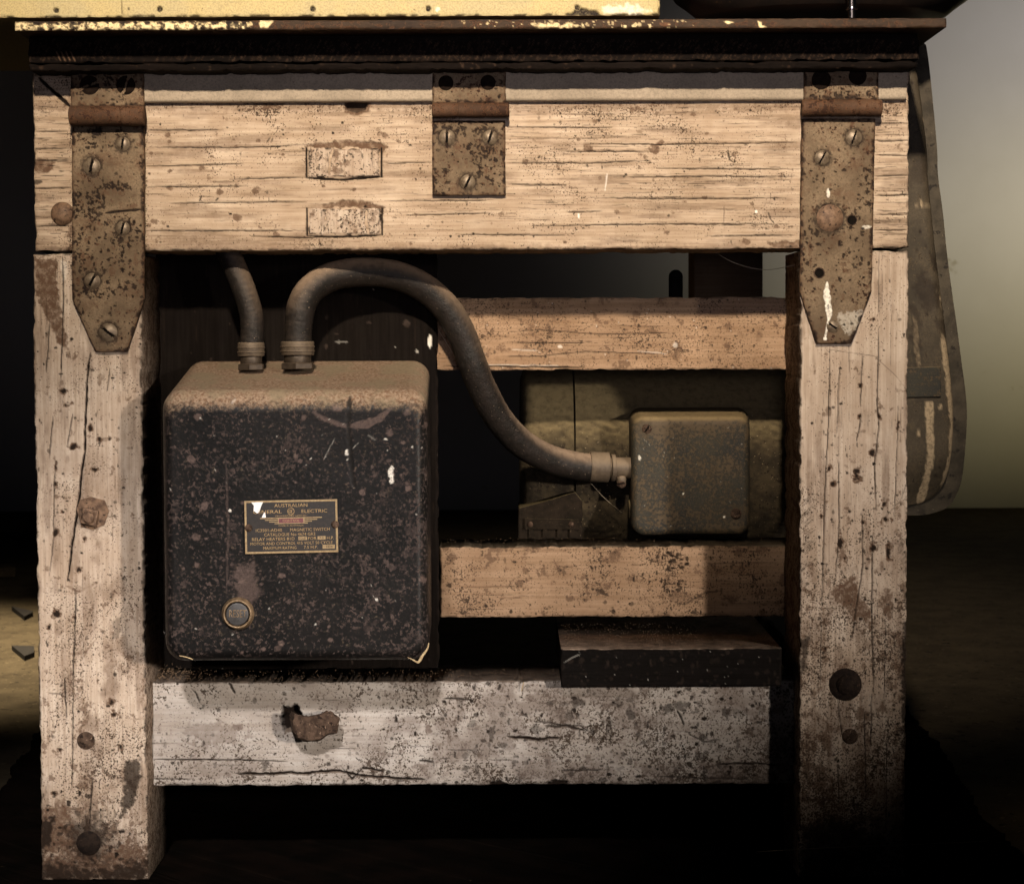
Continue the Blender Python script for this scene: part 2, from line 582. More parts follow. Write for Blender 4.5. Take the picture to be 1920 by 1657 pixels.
def rusty(name, c1, c2, rust=(.035, .017, .010), orange=(.12, .055, .026), th=.62, rough=.68, spec=.2, fine=.62, white=(.80, .76, .66), dust=None, rs=230):
    n = NT(name)
    R, G, B, A = n.mask()
    col = n.mix(n.ramp(n.noise(22, 5, .62), .36, .66), c1, c2)
    col = n.mix(n.math('MULTIPLY', n.ramp(n.noise(600, 3, .6, off=2), .40, .66), .45), col, tuple(x * .45 for x in c1))
    a = n.math('ADD', n.noise(rs, 6, .68, off=6), n.math('ADD', n.math('MULTIPLY', A, .16), n.math('MULTIPLY', n.math('SUBTRACT', n.noise(38, 3, .6, off=17), .5), .42)))
    col = n.mix(n.math('MULTIPLY', n.ramp(a, th - .06, th + .02), .75), col, orange)
    r1 = n.ramp(a, th, th + .035)
    col = n.mix(r1, col, rust)
    r2 = n.ramp(n.math('ADD', n.noise(700, 3, .6, off=8), n.math('MULTIPLY', A, .10)), fine + .02, fine + .08)
    col = n.mix(n.math('MULTIPLY', r2, .85), col, rust)
    col = n.mix(n.math('MULTIPLY', G, n.ramp(n.noise(330, 4, .65, off=9), .3, .62, .25, 1.0)), col, orange)
    col = n.mix(n.math('MULTIPLY', B, n.ramp(n.noise(300, 4, .7, off=18), .32, .58, .4, 1.0)), col, white)
    col = n.mix(n.math('MULTIPLY', R, n.ramp(n.noise(520, 4, .7, off=13), .30, .58, .8, 1.0)), col, (.010, .005, .0035))
    if dust:
        du = n.math('MULTIPLY', n.upness(.3, .8), n.ramp(n.noise(160, 5, .7, off=4), .2, .55, .5, 1.0))
        col = n.mix(du, col, dust)
    h = n.math('ADD', n.math('MULTIPLY', r1, -.5), n.math('MULTIPLY', n.noise(420, 5, .65), .8))
    h = n.math('SUBTRACT', h, R)
    n.bump(h, .0008, .5)
    return n.done(col, rough, spec)


def plain(name, c1, c2, scale=60, rough=.7, spec=.2, metal=0.0, bumps=.3, bscale=300, dust=None, speck=None, flecks=None):
    n = NT(name)
    col = n.mix(n.ramp(n.noise(scale, 6, .65), .35, .66), c1, c2)
    if speck:
        col = n.mix(n.ramp(n.noise(speck[1], 4, .6, off=3), speck[2], speck[2] + .06), col, speck[0])
    if dust:
        du = n.math('MULTIPLY', n.upness(dust[1], dust[2]), n.ramp(n.noise(130, 6, .72, off=4), .2, .58, .35, 1.0))
        col = n.mix(du, col, dust[0])
    if flecks:
        col = n.mix(n.ramp(n.noise(flecks[1], 3, .6, off=11), flecks[2], flecks[2] + .04), col, flecks[0])
    if bumps: n.bump(n.noise(bscale, 5, .65, off=2), .0008, bumps)
    return n.done(col, rough, spec, metal)


M_APRON = wood('weathered_cream_paint_across', (.51, .405, .305), (.40, .31, .225), 'X', grain=.20, th=.665, mid_th=.72)
M_LEG = wood('weathered_cream_paint_upright', (.53, .44, .355), (.41, .325, .25), 'Z', grain=.17, th=.645, mid_th=.67, gs=380)
M_RAIL = wood('grimy_grey_paint', (.41, .375, .34), (.30, .268, .24), 'X', grain=.10, th=.63, mid_th=.69, stain=(.15, .118, .10), dust=(.15, .115, .09))
M_BROWNRAIL = wood('brown_painted_timber', (.35, .235, .150), (.27, .18, .115), 'X', grain=.16, th=.655, mid_th=.69, dust=(.16, .125, .085))
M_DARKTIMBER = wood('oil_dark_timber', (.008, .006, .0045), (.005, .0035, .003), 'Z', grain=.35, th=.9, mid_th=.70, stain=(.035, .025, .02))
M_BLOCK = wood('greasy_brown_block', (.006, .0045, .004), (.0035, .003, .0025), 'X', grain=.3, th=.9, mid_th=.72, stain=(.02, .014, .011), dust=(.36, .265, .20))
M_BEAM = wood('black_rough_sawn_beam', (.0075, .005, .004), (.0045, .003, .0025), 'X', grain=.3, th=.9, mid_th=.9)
M_STRIP = rusty('cream_painted_angle_iron', (.36, .295, .22), (.28, .23, .17), th=.72, fine=.66, rust=(.05, .035, .025))
M_HINGE = rusty('pitted_rusty_hinge_plate', (.195, .142, .090), (.092, .063, .038), rust=(.022, .010, .006), orange=(.085, .042, .022), th=.635, fine=.625, rough=.72, spec=.15)
M_KNUCKLE = rusty('rust_brown_knuckle', (.10, .055, .032), (.05, .027, .016), th=.53, rough=.75, spec=.15)
M_SCREW = plain('worn_steel_screw', (.20, .155, .105), (.10, .07, .045), 260, .45, .5, .35, .3)
M_SCREWDARK = plain('blackened_screw', (.014, .009, .006), (.008, .005, .004), 260, .85, .05, 0, .6)
M_RUSTBOLT = plain('rusted_bolt', (.085, .055, .038), (.032, .020, .014), 150, .85, .12, 0, 1.0, 300, speck=((.018, .011, .008), 210, .56), flecks=((.20, .14, .10), 380, .64))
M_DOME = plain('bronze_brown_bolt_head', (.20, .125, .078), (.075, .043, .027), 150, .6, .3, .2, .7, 240, speck=((.03, .016, .010), 260, .60))
M_HOLE = plain('hole_shade_black', (.006, .004, .003), (.004, .003, .002), 200, .9, .1)  # black colour stands in for the shade inside holes and screw slots
M_PLATE = rusty('rusted_plate_edge', (.045, .026, .014), (.025, .014, .008), th=.60, white=(.83, .67, .38), fine=.60)
M_PANEL = rusty('faded_yellow_panel', (.50, .405, .20), (.45, .38, .215), th=.78, fine=.665, rust=(.12, .07, .03), orange=(.4, .28, .12))
M_CAST = plain('gloss_black_casting', (.012, .010, .009), (.02, .014, .011), 70, .38, .5, 0, .25, 200, speck=((.06, .035, .02), 180, .64))
M_CHROME = plain('polished_steel_rod', (.6, .56, .58), (.5, .46, .5), 30, .16, .5, 1.0, 0)
M_CONDUIT = plain('dusty_black_conduit', (.016, .012, .010), (.008, .0065, .005), 90, .55, .25, 0, .9, 330, dust=((.27, .195, .135), -.05, .95), speck=((.010, .008, .007), 150, .60), flecks=((.26, .20, .14), 620, .68))
M_COLLAR = plain('dusty_conduit_collar', (.10, .075, .05), (.06, .044, .03), 110, .6, .35, .2, .4, 500, dust=((.22, .165, .11), -.1, .8))
M_NUT = plain('dull_gland_nut', (.07, .052, .036), (.04, .029, .02), 140, .5, .45, .5, .3, dust=((.18, .13, .085), .3, .9))
M_MOTOR = plain('dusty_toplit_motor_casing', (.050, .038, .022), (.020, .016, .011), 55, .9, .1, 0, 1.0, 240, dust=((.20, .155, .08), .05, .75), speck=((.018, .013, .009), 230, .57), flecks=((.19, .15, .09), 420, .66))  # dust also paints light on the upper curve, for a rounder motor
M_TBOX = rusty('rust_speckled_grey_box', (.036, .034, .025), (.022, .022, .020), rust=(.075, .054, .032), orange=(.052, .038, .022), th=.60, fine=.585, rough=.6, dust=(.21, .155, .08), rs=300)
M_GUARD = rusty('dirty_olive_guard', (.072, .057, .038), (.036, .029, .020), th=.62, fine=.65, rust=(.03, .024, .018), orange=(.10, .075, .045), white=(.36, .28, .18))
M_BLACKBOLT = plain('grime_black_bolt', (.022, .014, .010), (.009, .006, .005), 240, .85, .12, 0, 1.0, 420, speck=((.05, .032, .022), 300, .62))
M_FLANGE = plain('worn_dark_flange', (.060, .049, .034), (.028, .023, .016), 60, .7, .2, 0, .5, 180, speck=((.015, .012, .009), 90, .60), flecks=((.16, .13, .09), 260, .68))
M_FOOT = plain('shaded_cast_foot', (.018, .013, .009), (.009, .007, .005), 80, .9, .06, 0, .8, 260, dust=((.12, .095, .05), .3, .8), flecks=((.09, .065, .04), 420, .67))  # dark base colour paints in the shadow over the foot; top is dusty
M_LEVER = plain('black_lever', (.006, .005, .005), (.01, .008, .007), 80, .8, .2)
M_PLATEBLACK = plain('black_nameplate', (.015, .014, .013), (.024, .019, .016), 300, .42, .45, 0, .2, 600, speck=((.05, .035, .03), 420, .64))
M_GOLD = plain('tarnished_brass', (.34, .245, .13), (.22, .15, .075), 400, .5, .5, .25, .2, 700)
M_LETTER = plain('brass_lettering', (.36, .25, .12), (.24, .155, .075), 500, .55, .4, .1, 0)
M_PINK = plain('faded_maroon_badge', (.17, .058, .066), (.11, .04, .045), 400, .6, .3, 0, 0)
M_BUTTON = plain('scuffed_reset_button', (.045, .043, .042), (.03, .028, .027), 200, .5, .4, 0, .3)
M_RING = plain('worn_button_collar', (.22, .15, .085), (.10, .065, .035), 200, .5, .45, .4, .3)
M_WEB = plain('cobweb_thread', (.40, .34, .25), (.3, .25, .18), 100, .9, .1, 0, 0)
M_CRUMB = plain('sawdust_crumb', (.15, .10, .062), (.06, .04, .025), 900, .9, .1, 0, 0)
M_STRAW = plain('pale_straw', (.40, .31, .18), (.28, .20, .11), 300, .8, .2, 0, 0)
M_WALL = plain('plaster_wall', (.60, .58, .56), (.565, .545, .52), 2.2, .9, .15, 0, .15, 60, speck=((.42, .39, .33), 9, .70))
M_FLOOR = plain('dusty_concrete', (.055, .043, .027), (.036, .028, .018), 16, .95, .06, 0, .6, 45, speck=((.012, .01, .008), 60, .60), flecks=((.09, .07, .045), 120, .64))
M_GRIME = plain('greasy_black_grime', (.003, .0025, .002), (.006, .004, .003), 20, .95, .0, 0, .8, 70, speck=((.03, .022, .012), 260, .68))


def blackbox():
    n = NT('speckled_black_enamel')
    R, G, B, A = n.mask()
    col = n.mix(n.ramp(n.noise(14, 4, .6), .35, .65), (.0050, .0047, .0046), (.0085, .0077, .0073))
    brown = n.mix(n.ramp(n.noise(140, 4, .6, off=15), .38, .62), (.030, .022, .020), (.066, .047, .041))
    sA = n.math('MULTIPLY', A, .10)
    s1 = n.ramp(n.math('ADD', n.noise(330, 5, .62, off=2), sA), .585, .62)
    col = n.mix(n.math('MULTIPLY', s1, .8), col, brown)
    s2 = n.ramp(n.math('ADD', n.noise(95, 5, .7, off=5), sA), .615, .64)
    col = n.mix(n.math('MULTIPLY', s2, .5), col, brown)
    col = n.mix(n.math('MULTIPLY', G, n.ramp(n.noise(380, 4, .7, off=8), .3, .62, .5, 1.0)), col, (.10, .07, .06))
    g = n.t.nodes.new('ShaderNodeNewGeometry'); sx = n.t.nodes.new('ShaderNodeSeparateXYZ')
    n.t.links.new(g.outputs['Normal'], sx.inputs[0])
    nz = n.math('ADD', sx.outputs[2], n.math('MULTIPLY', n.math('SUBTRACT', n.noise(240, 5, .7, off=14), .5), 1.1))
    du = n.math('MULTIPLY', n.ramp(nz, .06, .62), n.ramp(n.noise(260, 5, .72, off=4), .22, .56, .5, 1.0))
    dc = n.mix(n.ramp(n.noise(420, 4, .65, off=6), .42, .62), (.31, .225, .155), (.17, .10, .06))
    dc = n.mix(n.ramp(n.noise(30, 4, .6, off=2), .45, .62), dc, (.24, .185, .12))
    col = n.mix(du, col, dc)
    col = n.mix(n.math('MULTIPLY', B, n.ramp(n.noise(420, 4, .7, off=18), .34, .60, .35, 1.0)), col, (.66, .62, .55))
    col = n.mix(R, col, (.008, .007, .006))
    h = n.math('ADD', n.math('MULTIPLY', s1, .35), n.math('MULTIPLY', n.noise(500, 4, .65), n.ramp(du, 0, 1, .25, 1.5)))
    n.bump(h, .0008, .5)
    rg = n.math('ADD', .42, n.math('MULTIPLY', n.math('MAXIMUM', s1, du), .4))
    return n.done(col, rg, .15)


M_BLACK = blackbox()

# ------------------------------------------------------------------ setting: floor, wall
bm = bmesh.new()
bmesh.ops.create_grid(bm, x_segments=60, y_segments=60, size=6.0)
for v in bm.verts:
    v.co.z = 0.004 * (fbm(v.co.x * 2.1 + 40, v.co.y * 2.1 + 40, 3, 3) - .5) - 0.004 + FLOOR_Z
tag(bm_obj('floor', bm, M_FLOOR, smooth=True), kind='structure')

bm = bmesh.new()
add_box(bm, -6, 6, 4.30, 4.45, -0.03, 3.2)
tag(bm_obj('wall', bm, M_WALL), kind='structure')

# dark grime patch under the bench, modelled as a thin sheet, ragged outline
outline = [(-60, 1640), (0, 1500), (25, 1448), (50, 1418), (72, 1380), (130, 1330), (900, 1310), (1700, 1330), (1760, 1405), (1790, 1450),
           (1822, 1500), (1838, 1540), (1880, 1575), (1960, 1640), (1960, 1700), (-60, 1700)]
rng = random.Random(4)
pts = []
for i, (x, y) in enumerate(outline):
    a, b = on_floor(x, y), on_floor(*outline[(i + 1) % len(outline)])
    k = max(2, int((Vector(a) - Vector(b)).length / .005))
    for j in range(k):
        p = Vector(a).lerp(Vector(b), j / k)
        pts.append((p.x + .022 * (fbm(p.x * 40, p.y * 40, 3, 5) - .5), p.y + .022 * (fbm(p.x * 40, p.y * 40, 9, 5) - .5)))
bm = bmesh.new()
top = [bm.verts.new((x, y, FLOOR_Z + .005 + rng.uniform(-.001, .001))) for x, y in pts]
low = [bm.verts.new((x, y, FLOOR_Z - .006)) for x, y in pts]
bm.faces.new(top)
for i in range(len(pts)):
    bm.faces.new((low[i], low[(i + 1) % len(pts)], top[(i + 1) % len(pts)], top[i]))
tag(bm_obj('floor_grime', bm, M_GRIME), 'black greasy grime patch with ragged edges lying under the timber bench', 'mat')  # the 'mat' is a dark grime patch modelled as a thin sheet

# ------------------------------------------------------------------ the bench
bench = empty('machine_bench', (0.0, 0.0, 0.0), 'heavy cream painted timber machine bench with long rusty strap hinges on its front', 'bench')


def paint_apron(p):
    # long horizontal checks in the grain
    L = [((62, 247), (130, 247)), ((62, 279), (130, 278)), ((62, 300), (130, 303)), ((62, 354), (132, 352)), ((62, 425), (128, 423)),
         ((272, 245), (420, 244)), ((274, 277), (470, 277), (576, 272)), ((274, 312), (460, 308)), ((430, 336), (576, 333)),
         ((274, 351), (470, 350)), ((300, 381), (575, 379)), ((272, 433), (574, 433)), ((470, 444), (600, 446)),
         ((714, 307), (810, 305)), ((950, 306), (1110, 306), (1230, 301)), ((1090, 270), (1240, 271), (1498, 267)), ((1150, 333), (1290, 331), (1498, 332)),
         ((1090, 371), (1300, 373), (1498, 371)), ((950, 347), (1062, 347)), ((720, 377), (930, 376)), ((760, 404), (925, 400)), ((1000, 424), (1260, 420), (1480, 421)),
         ((950, 239), (1150, 240)), ((1060, 398), (1130, 397)), ((1230, 316), (1498, 318)), ((1060, 284), (1230, 285)), ((1320, 443), (1490, 441)), ((850, 440), (1060, 441)),
         ((1640, 232), (1706, 231)), ((1640, 265), (1706, 264)), ((1640, 290), (1706, 292)), ((1640, 330), (1706, 329)), ((1640, 367), (1706, 366)), ((1640, 402), (1700, 403)), ((1640, 432), (1706, 431))]
    for l in L:
        p.stroke(l, 1.05, 3.2, 1.0, rough=1.1, taper=.25)
    p.fine(300, False, (18, 190), (.2, .7), h=1.2, val=(.25, .8))
    p.fine(150, False, (18, 150), (.25, .8), box=(950, 200, 1500, 400), h=1.2, val=(.3, .9))
    p.fine(90, False, (10, 60), (.3, .9), box=(1640, 200, 1706, 465), val=(.4, 1))
    p.fine(90, False, (10, 60), (.3, .9), box=(62, 200, 132, 478), val=(.4, 1))
    # blots and knocks
    for cx, cy, r in [(313, 253, 6), (317, 266, 4), (379, 315, 6), (411, 361, 7), (445, 409, 8), (441, 404, 4), (484, 264, 4), (397, 293, 4), (437, 262, 3), (320, 321, 5),
                      (283, 288, 4), (517, 440, 6), (531, 281, 3), (531, 290, 3), (480, 358, 8), (606, 350, 4), (665, 355, 5), (770, 457, 4), (728, 470, 3), (318, 353, 7),
                      (1085, 262, 4), (1225, 280, 10), (1103, 277, 10), (1115, 228, 4), (985, 303, 6), (1240, 268, 7), (1300, 215, 6), (1320, 370, 5), (1285, 378, 4), (1410, 383, 4),
                      (1456, 425, 4), (1325, 250, 5), (1250, 437, 5), (1400, 455, 8), (1665, 410, 5), (1060, 455, 5)]:
        p.blob(cx, cy, r, r * .75, 'G', .9, .8, .6)
    p.blob(80, 312, 20, 13, 'G', 1.0, .5, .8)
    p.poly([(62, 296), (92, 300), (98, 316), (84, 324), (62, 322)], 'G', .9, 5, 2)
    p.blob(72, 342, 10, 4, 'R', .8, .8, 1)
    p.stroke([(346, 168), (352, 182), (362, 196)], 3, .6, .8)
    p.stroke([(378, 366), (374, 378)], 1.8, 1, .9); p.stroke([(409, 371), (405, 377)], 1.6, 1, .9)
    p.stroke([(500, 268), (506, 258)], 1, .5, .8); p.stroke([(508, 268), (512, 258)], 1, .5, .8)
    p.stroke([(1365, 280), (1369, 300), (1377, 306)], 1.6, .6, .8); p.stroke([(1441, 397), (1444, 410), (1453, 420)], 1.3, 1, .8)
    p.stroke([(1358, 385), (1357, 420)], 1, .6, .5)
    # half-moon notch under the angle iron
    p.blob(668, 200, 26, 17, 'G', 1.0, .25, 0); p.blob(667, 197, 20, 14, 'R', .75, .15, 14)
    # ragged brown rot above the two inlaid blocks
    p.poly([(572, 275), (600, 268), (650, 262), (700, 265), (735, 276), (715, 284), (660, 276), (600, 280)], 'G', 1.0, 5, 1.5, 2.0)
    p.poly([(600, 384), (650, 376), (690, 378), (722, 388), (716, 398), (660, 387), (612, 390)], 'G', 1.0, 5, 1.5, 2.0)
    p.stroke([(570, 333), (640, 337), (720, 332)], 2.2, 3, 1.0); p.stroke([(574, 443), (640, 444), (718, 441)], 2.0, 3, 1.0)
    for x in (1085, 1418): p.blob(x, 405 - (x > 1100) * 8, 2.2, 5 if x < 1100 else 3, 'B', 1, .3)
    p.stroke([(1138, 325), (1135, 360)], 1.2, 0, .6, 'B')
    for x in (574.5, 715.5):
        p.stroke([(x, 276), (x, 334)], 1.8, 3, 1, rough=.5, taper=.03); p.stroke([(x + 1, 389), (x + 1, 442)], 1.8, 3, 1, rough=.5, taper=.03)
    # bottom corner break-outs
    p.poly([(1440, 456), (1500, 452), (1500, 468), (1450, 466)], 'G', .9, 6, 2, 2)
    p.spots(420, (.7, 2.6), 'R', val=(.4, 1), power=2)
    p.m['G'] = np.maximum(p.m['G'], .5 * sst(.52, .74, fbm(p.PX / 110, p.PY / 16, 131, 5)))
    p.m['G'] = np.maximum(p.m['G'], .6 * sst(16, 0, np.minimum(np.abs(p.PY - 200), np.abs(p.PY - 470)) + 18 * (p.N - .5)))
    p.spots(120, (1.5, 4.5), 'G', val=(.3, .9))
    # dark diagonal groove beside the first hinge
    p.stroke([(72, 146), (100, 172), (132, 200)], 3.2, 4, 1.0, rough=.2, taper=.05)
    p.m['A'] += .25 + .35 * sst(.45, .7, fbm(p.PX / 90, p.PY / 30, 31, 3)) + .35 * sst(235, 200, p.PY)
    # denser grime lines along both sides of the first hinge
    e = sst(8, 0, np.abs(p.PX - 132)) * sst(205, 260, p.PY) + sst(8, 0, np.abs(p.PX - 273)) * sst(205, 260, p.PY)
    p.m['A'] += .6 * np.clip(e, 0, 1)


apron = board('apron', (62, 122, 1706, 469), 0, 190, 1.6, M_APRON, paint_apron, bench, 11, er=5, edge_dirt=.8)


def paint_inlay(p):
    p.spots(26, (1, 3.5), 'R', val=(.4, 1), power=2, h=1.5)
    p.spots(30, (2, 8), 'G', val=(.3, .7))
    p.fine(16, True, (10, 40), (.5, 1.6), h=2)
    p.m['A'] += .45


board('inlay_block', (577, 277, 713, 333), -1.8, 60, 1.5, M_LEG, lambda p: (paint_inlay(p), p.stroke([(624, 278), (619, 300), (616, 330)], 2, 3, 1)), apron, 21, er=6, edge_dirt=1)
board('inlay_block', (577, 390, 715, 441), -1.8, 60, 1.5, M_LEG, lambda p: (paint_inlay(p), p.stroke([(688, 391), (686, 415), (690, 440)], 3, 3, 1)), apron, 22, er=6, edge_dirt=1)


def paint_leg(p):
    p.ws = .85
    # main drying check
    p.stroke([(170, 660), (164, 700), (161, 760), (158, 850), (151, 900), (149, 930), (138, 1000), (132, 1040), (126, 1090)], 2.2, 5, 1, rough=1.2, taper=.05)
    p.stroke([(117, 478), (119, 560), (116, 650), (113, 720)], 1.3, 3, 1); p.stroke([(93, 600), (90, 650), (86, 700)], 1.2, 3, 1)
    p.stroke([(142, 1100), (140, 1180), (136, 1290)], 1.4, 3, 1); p.stroke([(121, 1270), (124, 1350)], 1.3, 3, .9)
    p.stroke([(99, 780), (92, 860)], 1.2, 2, .9); p.stroke([(136, 775), (125, 840)], 1.2, 2, .9); p.stroke([(206, 690), (200, 735)], 1.2, 2, .8)
    p.stroke([(104, 860), (101, 930), (100, 1010), (92, 1080)], 1.3, 2, .8); p.stroke([(173, 1460), (167, 1550)], 1.5, 3, 1)
    p.stroke([(137, 1300), (135, 1480)], 1.2, 2, .9); p.stroke([(160, 480), (150, 640)], .9, 2, .6)
    p.fine(200, True, (14, 110), (.2, .6), h=1.2, val=(.25, .8))
    p.poly([(66, 484), (106, 486), (110, 560), (128, 655), (112, 650), (84, 590), (66, 545)], 'G', 1.0, 6, 2, .5)
    p.poly([(112, 487), (126, 490), (126, 520), (116, 530)], 'B', .35, 5, 2)
    # scuffs and bruises
    p.stroke([(122, 1098), (150, 1108), (182, 1092)], 2.6, .6, .55, 'G'); p.stroke([(128, 1226), (160, 1222), (182, 1196)], 3.0, .6, .7, 'G')
    p.stroke([(90, 1298), (120, 1302)], 1.5, 1, .6)
    for cx, cy, rx, ry in [(118, 732, 9, 5), (128, 760, 8, 5), (138, 838, 9, 6), (168, 804, 5, 8), (186, 824, 5, 6), (205, 823, 4, 4), (104, 875, 4, 8), (104, 908, 5, 6), (119, 960, 5, 4),
                           (104, 1000, 5, 9), (158, 1010, 5, 6), (148, 1068, 6, 6), (106, 1150, 8, 10), (140, 1158, 6, 5), (92, 1178, 4, 6), (210, 1315, 7, 6), (214, 1340, 9, 7), (112, 1405, 5, 4),
                           (100, 1487, 6, 4), (225, 1400, 5, 6), (176, 880, 7, 4)]:
        p.blob(cx, cy, rx, ry, 'G', 1.0, 1.3, 1.5); p.blob(cx, cy, rx * .55, ry * .6, 'R', .95, 1.6, 1.5)
    p.poly([(232, 1430), (262, 1424), (262, 1460), (248, 1510), (225, 1535), (232, 1480)], 'R', .85, 10, 4, 4)
    p.poly([(215, 1160), (232, 1150), (225, 1190), (210, 1200)], 'R', .5, 8, 4, 2)
    p.poly([(68, 1520), (120, 1500), (150, 1560), (140, 1600), (68, 1600)], 'G', 1.0, 14, 6)
    p.blob(168, 1572, 42, 45, 'R', .8, .8, 1, .5)
    p.poly([(75, 1545), (105, 1525), (95, 1580), (78, 1600)], 'R', .9, 10, 4)
    p.poly([(64, 1655), (64, 1598), (100, 1606), (140, 1584), (190, 1602), (230, 1570), (280, 1590), (280, 1655)], 'G', 1.0, 26, 10)
    p.poly([(64, 1655), (64, 1625), (120, 1618), (180, 1630), (280, 1610), (280, 1655)], 'R', .85, 22, 10)
    p.spots(160, (1, 5), 'R', box=(68, 1480, 271, 1650), val=(.5, 1), power=2, h=1)
    p.spots(320, (.8, 3.2), 'R', val=(.4, 1), power=2.2, h=.8)
    p.spots(170, (1.5, 6), 'G', val=(.25, .8))
    p.m['G'] = np.maximum(p.m['G'], .5 * sst(.52, .74, fbm(p.PX / 18, p.PY / 120, 133, 5)))
    p.m['A'] += .25 + .3 * sst(900, 1500, p.PY) + .4 * sst(1500, 1620, p.PY)
    p.m['G'] = np.maximum(p.m['G'], .6 * sst(.52, .68, fbm(p.PX / 40, p.PY / 60, 41, 4)) * sst(600, 1250, p.PY))


leg = board('leg', (68, 475, 271, 1650), 0, 205, 1.6, M_LEG, paint_leg, bench, 12, er=5, edge_dirt=.8, side_mask=(0, .35, 0, .8))


def paint_leg2(p):
    p.ws = .62
    p.stroke([(1556, 650), (1553, 800), (1546, 930), (1544, 1020), (1540, 1150)], 1.4, 3, 1); p.stroke([(1576, 680), (1572, 720), (1570, 810)], 1.2, 3, 1)
    p.stroke([(1572, 850), (1573, 1000), (1566, 1080)], 1.4, 3, 1); p.stroke([(1618, 660), (1614, 740), (1612, 765)], 1.5, 3, 1); p.stroke([(1614, 780), (1612, 800), (1606, 830)], 1.5, 3, 1)
    p.stroke([(1648, 620), (1644, 750), (1648, 800), (1640, 870), (1642, 960)], 1.8, 4, 1); p.stroke([(1648, 470), (1648, 600)], 1.1, 2, .9)
    p.stroke([(1616, 960), (1618, 1060), (1596, 1200)], 1.4, 3, 1); p.stroke([(1636, 1000), (1634, 1140), (1638, 1300)], 1.6, 3, 1); p.stroke([(1634, 1300), (1632, 1400)], 1.2, 3, 1)
    p.stroke([(1684, 760), (1680, 900), (1676, 980)], 1.2, 2, .9); p.stroke([(1592, 640), (1592, 700)], 1, 2, .8); p.stroke([(1570, 1310), (1580, 1390)], 1.3, 3, 1)
    p.stroke([(1570, 1430), (1574, 1500)], 1.6, 3, 1); p.stroke([(1620, 1330), (1624, 1500)], 1.4, 3, 1); p.stroke([(1660, 1150), (1658, 1320)], 1.2, 2, .9); p.stroke([(1540, 1150), (1538, 1290)], 1.2, 2, .9)
    p.stroke([(1662, 1380), (1662, 1560)], 1.2, 2, .9)
    p.stroke([(1550, 655), (1640, 668), (1680, 705), (1700, 730)], .9, .4, .7, rough=.6); p.stroke([(1655, 975), (1690, 935), (1700, 905)], 1, .5, .7, rough=.6)
    p.fine(230, True, (12, 110), (.2, .65), h=1.2, val=(.25, .8))
    # saw scratches at the edges
    r = p.rng
    for _ in range(60):
        y = r.uniform(930, 1060); x = 1501 + r.uniform(0, 14)
        p.stroke([(x, y + 9), (x + r.uniform(8, 16), y)], .7, .6, r.uniform(.5, 1), rough=.3)
    for _ in range(30):
        y = r.uniform(1005, 1065); x = 1680 + r.uniform(0, 12)
        p.stroke([(x, y + 9), (x + r.uniform(6, 12), y)], .7, .6, r.uniform(.5, 1), rough=.3)
    for cx, cy, rx, ry in [(1590, 585, 8, 6), (1638, 600, 6, 3), (1613, 722, 5, 5), (1613, 781, 4, 5), (1648, 780, 5, 7), (1606, 890, 10, 14), (1555, 878, 6, 8), (1562, 905, 7, 6),
                           (1634, 850, 8, 7), (1657, 945, 6, 10), (1620, 980, 5, 4), (1584, 1048, 7, 6), (1576, 1020, 5, 16), (1638, 1025, 6, 12), (1665, 1035, 8, 14), (1662, 975, 9, 8),
                           (1540, 968, 5, 6), (1684, 800, 3, 10), (1548, 1215, 6, 5)]:
        p.blob(cx, cy, rx, ry, 'G', 1.0, 1.3, 1.5); p.blob(cx, cy, rx * .55, ry * .6, 'R', .95, 1.6, 1.5)
    p.poly([(1555, 1110), (1600, 1075), (1612, 1110), (1640, 1170), (1600, 1160)], 'G', 1, 14, 5)
    p.poly([(1660, 1100), (1675, 1110), (1672, 1160), (1655, 1150)], 'G', .9, 10, 4)
    p.poly([(1500, 1200), (1520, 1190), (1512, 1250), (1500, 1270)], 'R', .8, 8, 4)
    p.poly([(1690, 1180), (1706, 1150), (1706, 1600), (1694, 1600), (1690, 1300)], 'R', .9, 10, 5)
    p.stroke([(1600, 620), (1612, 604)], 3, .5, .5)
    p.spots(620, (.7, 3.0), 'R', val=(.5, 1), power=2.4, h=.8, dens=lambda x, y: .35 + .75 * min(1, max(0, (y - 700) / 500)))
    p.spots(230, (1.5, 7), 'G', val=(.25, .8), dens=lambda x, y: .2 + .8 * min(1, max(0, (y - 700) / 500)))
    p.m['G'] = np.maximum(p.m['G'], .5 * sst(.52, .74, fbm(p.PX / 18, p.PY / 120, 137, 5)))
    p.m['A'] += .15 + .6 * sst(800, 1250, p.PY) + .3 * sst(1300, 1600, p.PY)
    p.m['G'] = np.maximum(p.m['G'], .55 * sst(.5, .68, fbm(p.PX / 40, p.PY / 60, 47, 4)) * sst(850, 1250, p.PY))
    p.poly([(1510, 1560), (1560, 1535), (1620, 1550), (1660, 1580), (1640, 1628), (1500, 1628)], 'R', .7, 22, 8)


leg2 = board('leg', (1498, 470, 1701, 1646), 0, 205, 1.6, M_LEG, paint_leg2, bench, 13, er=4, edge_dirt=.7, side_mask=(0, .35, 0, .8))

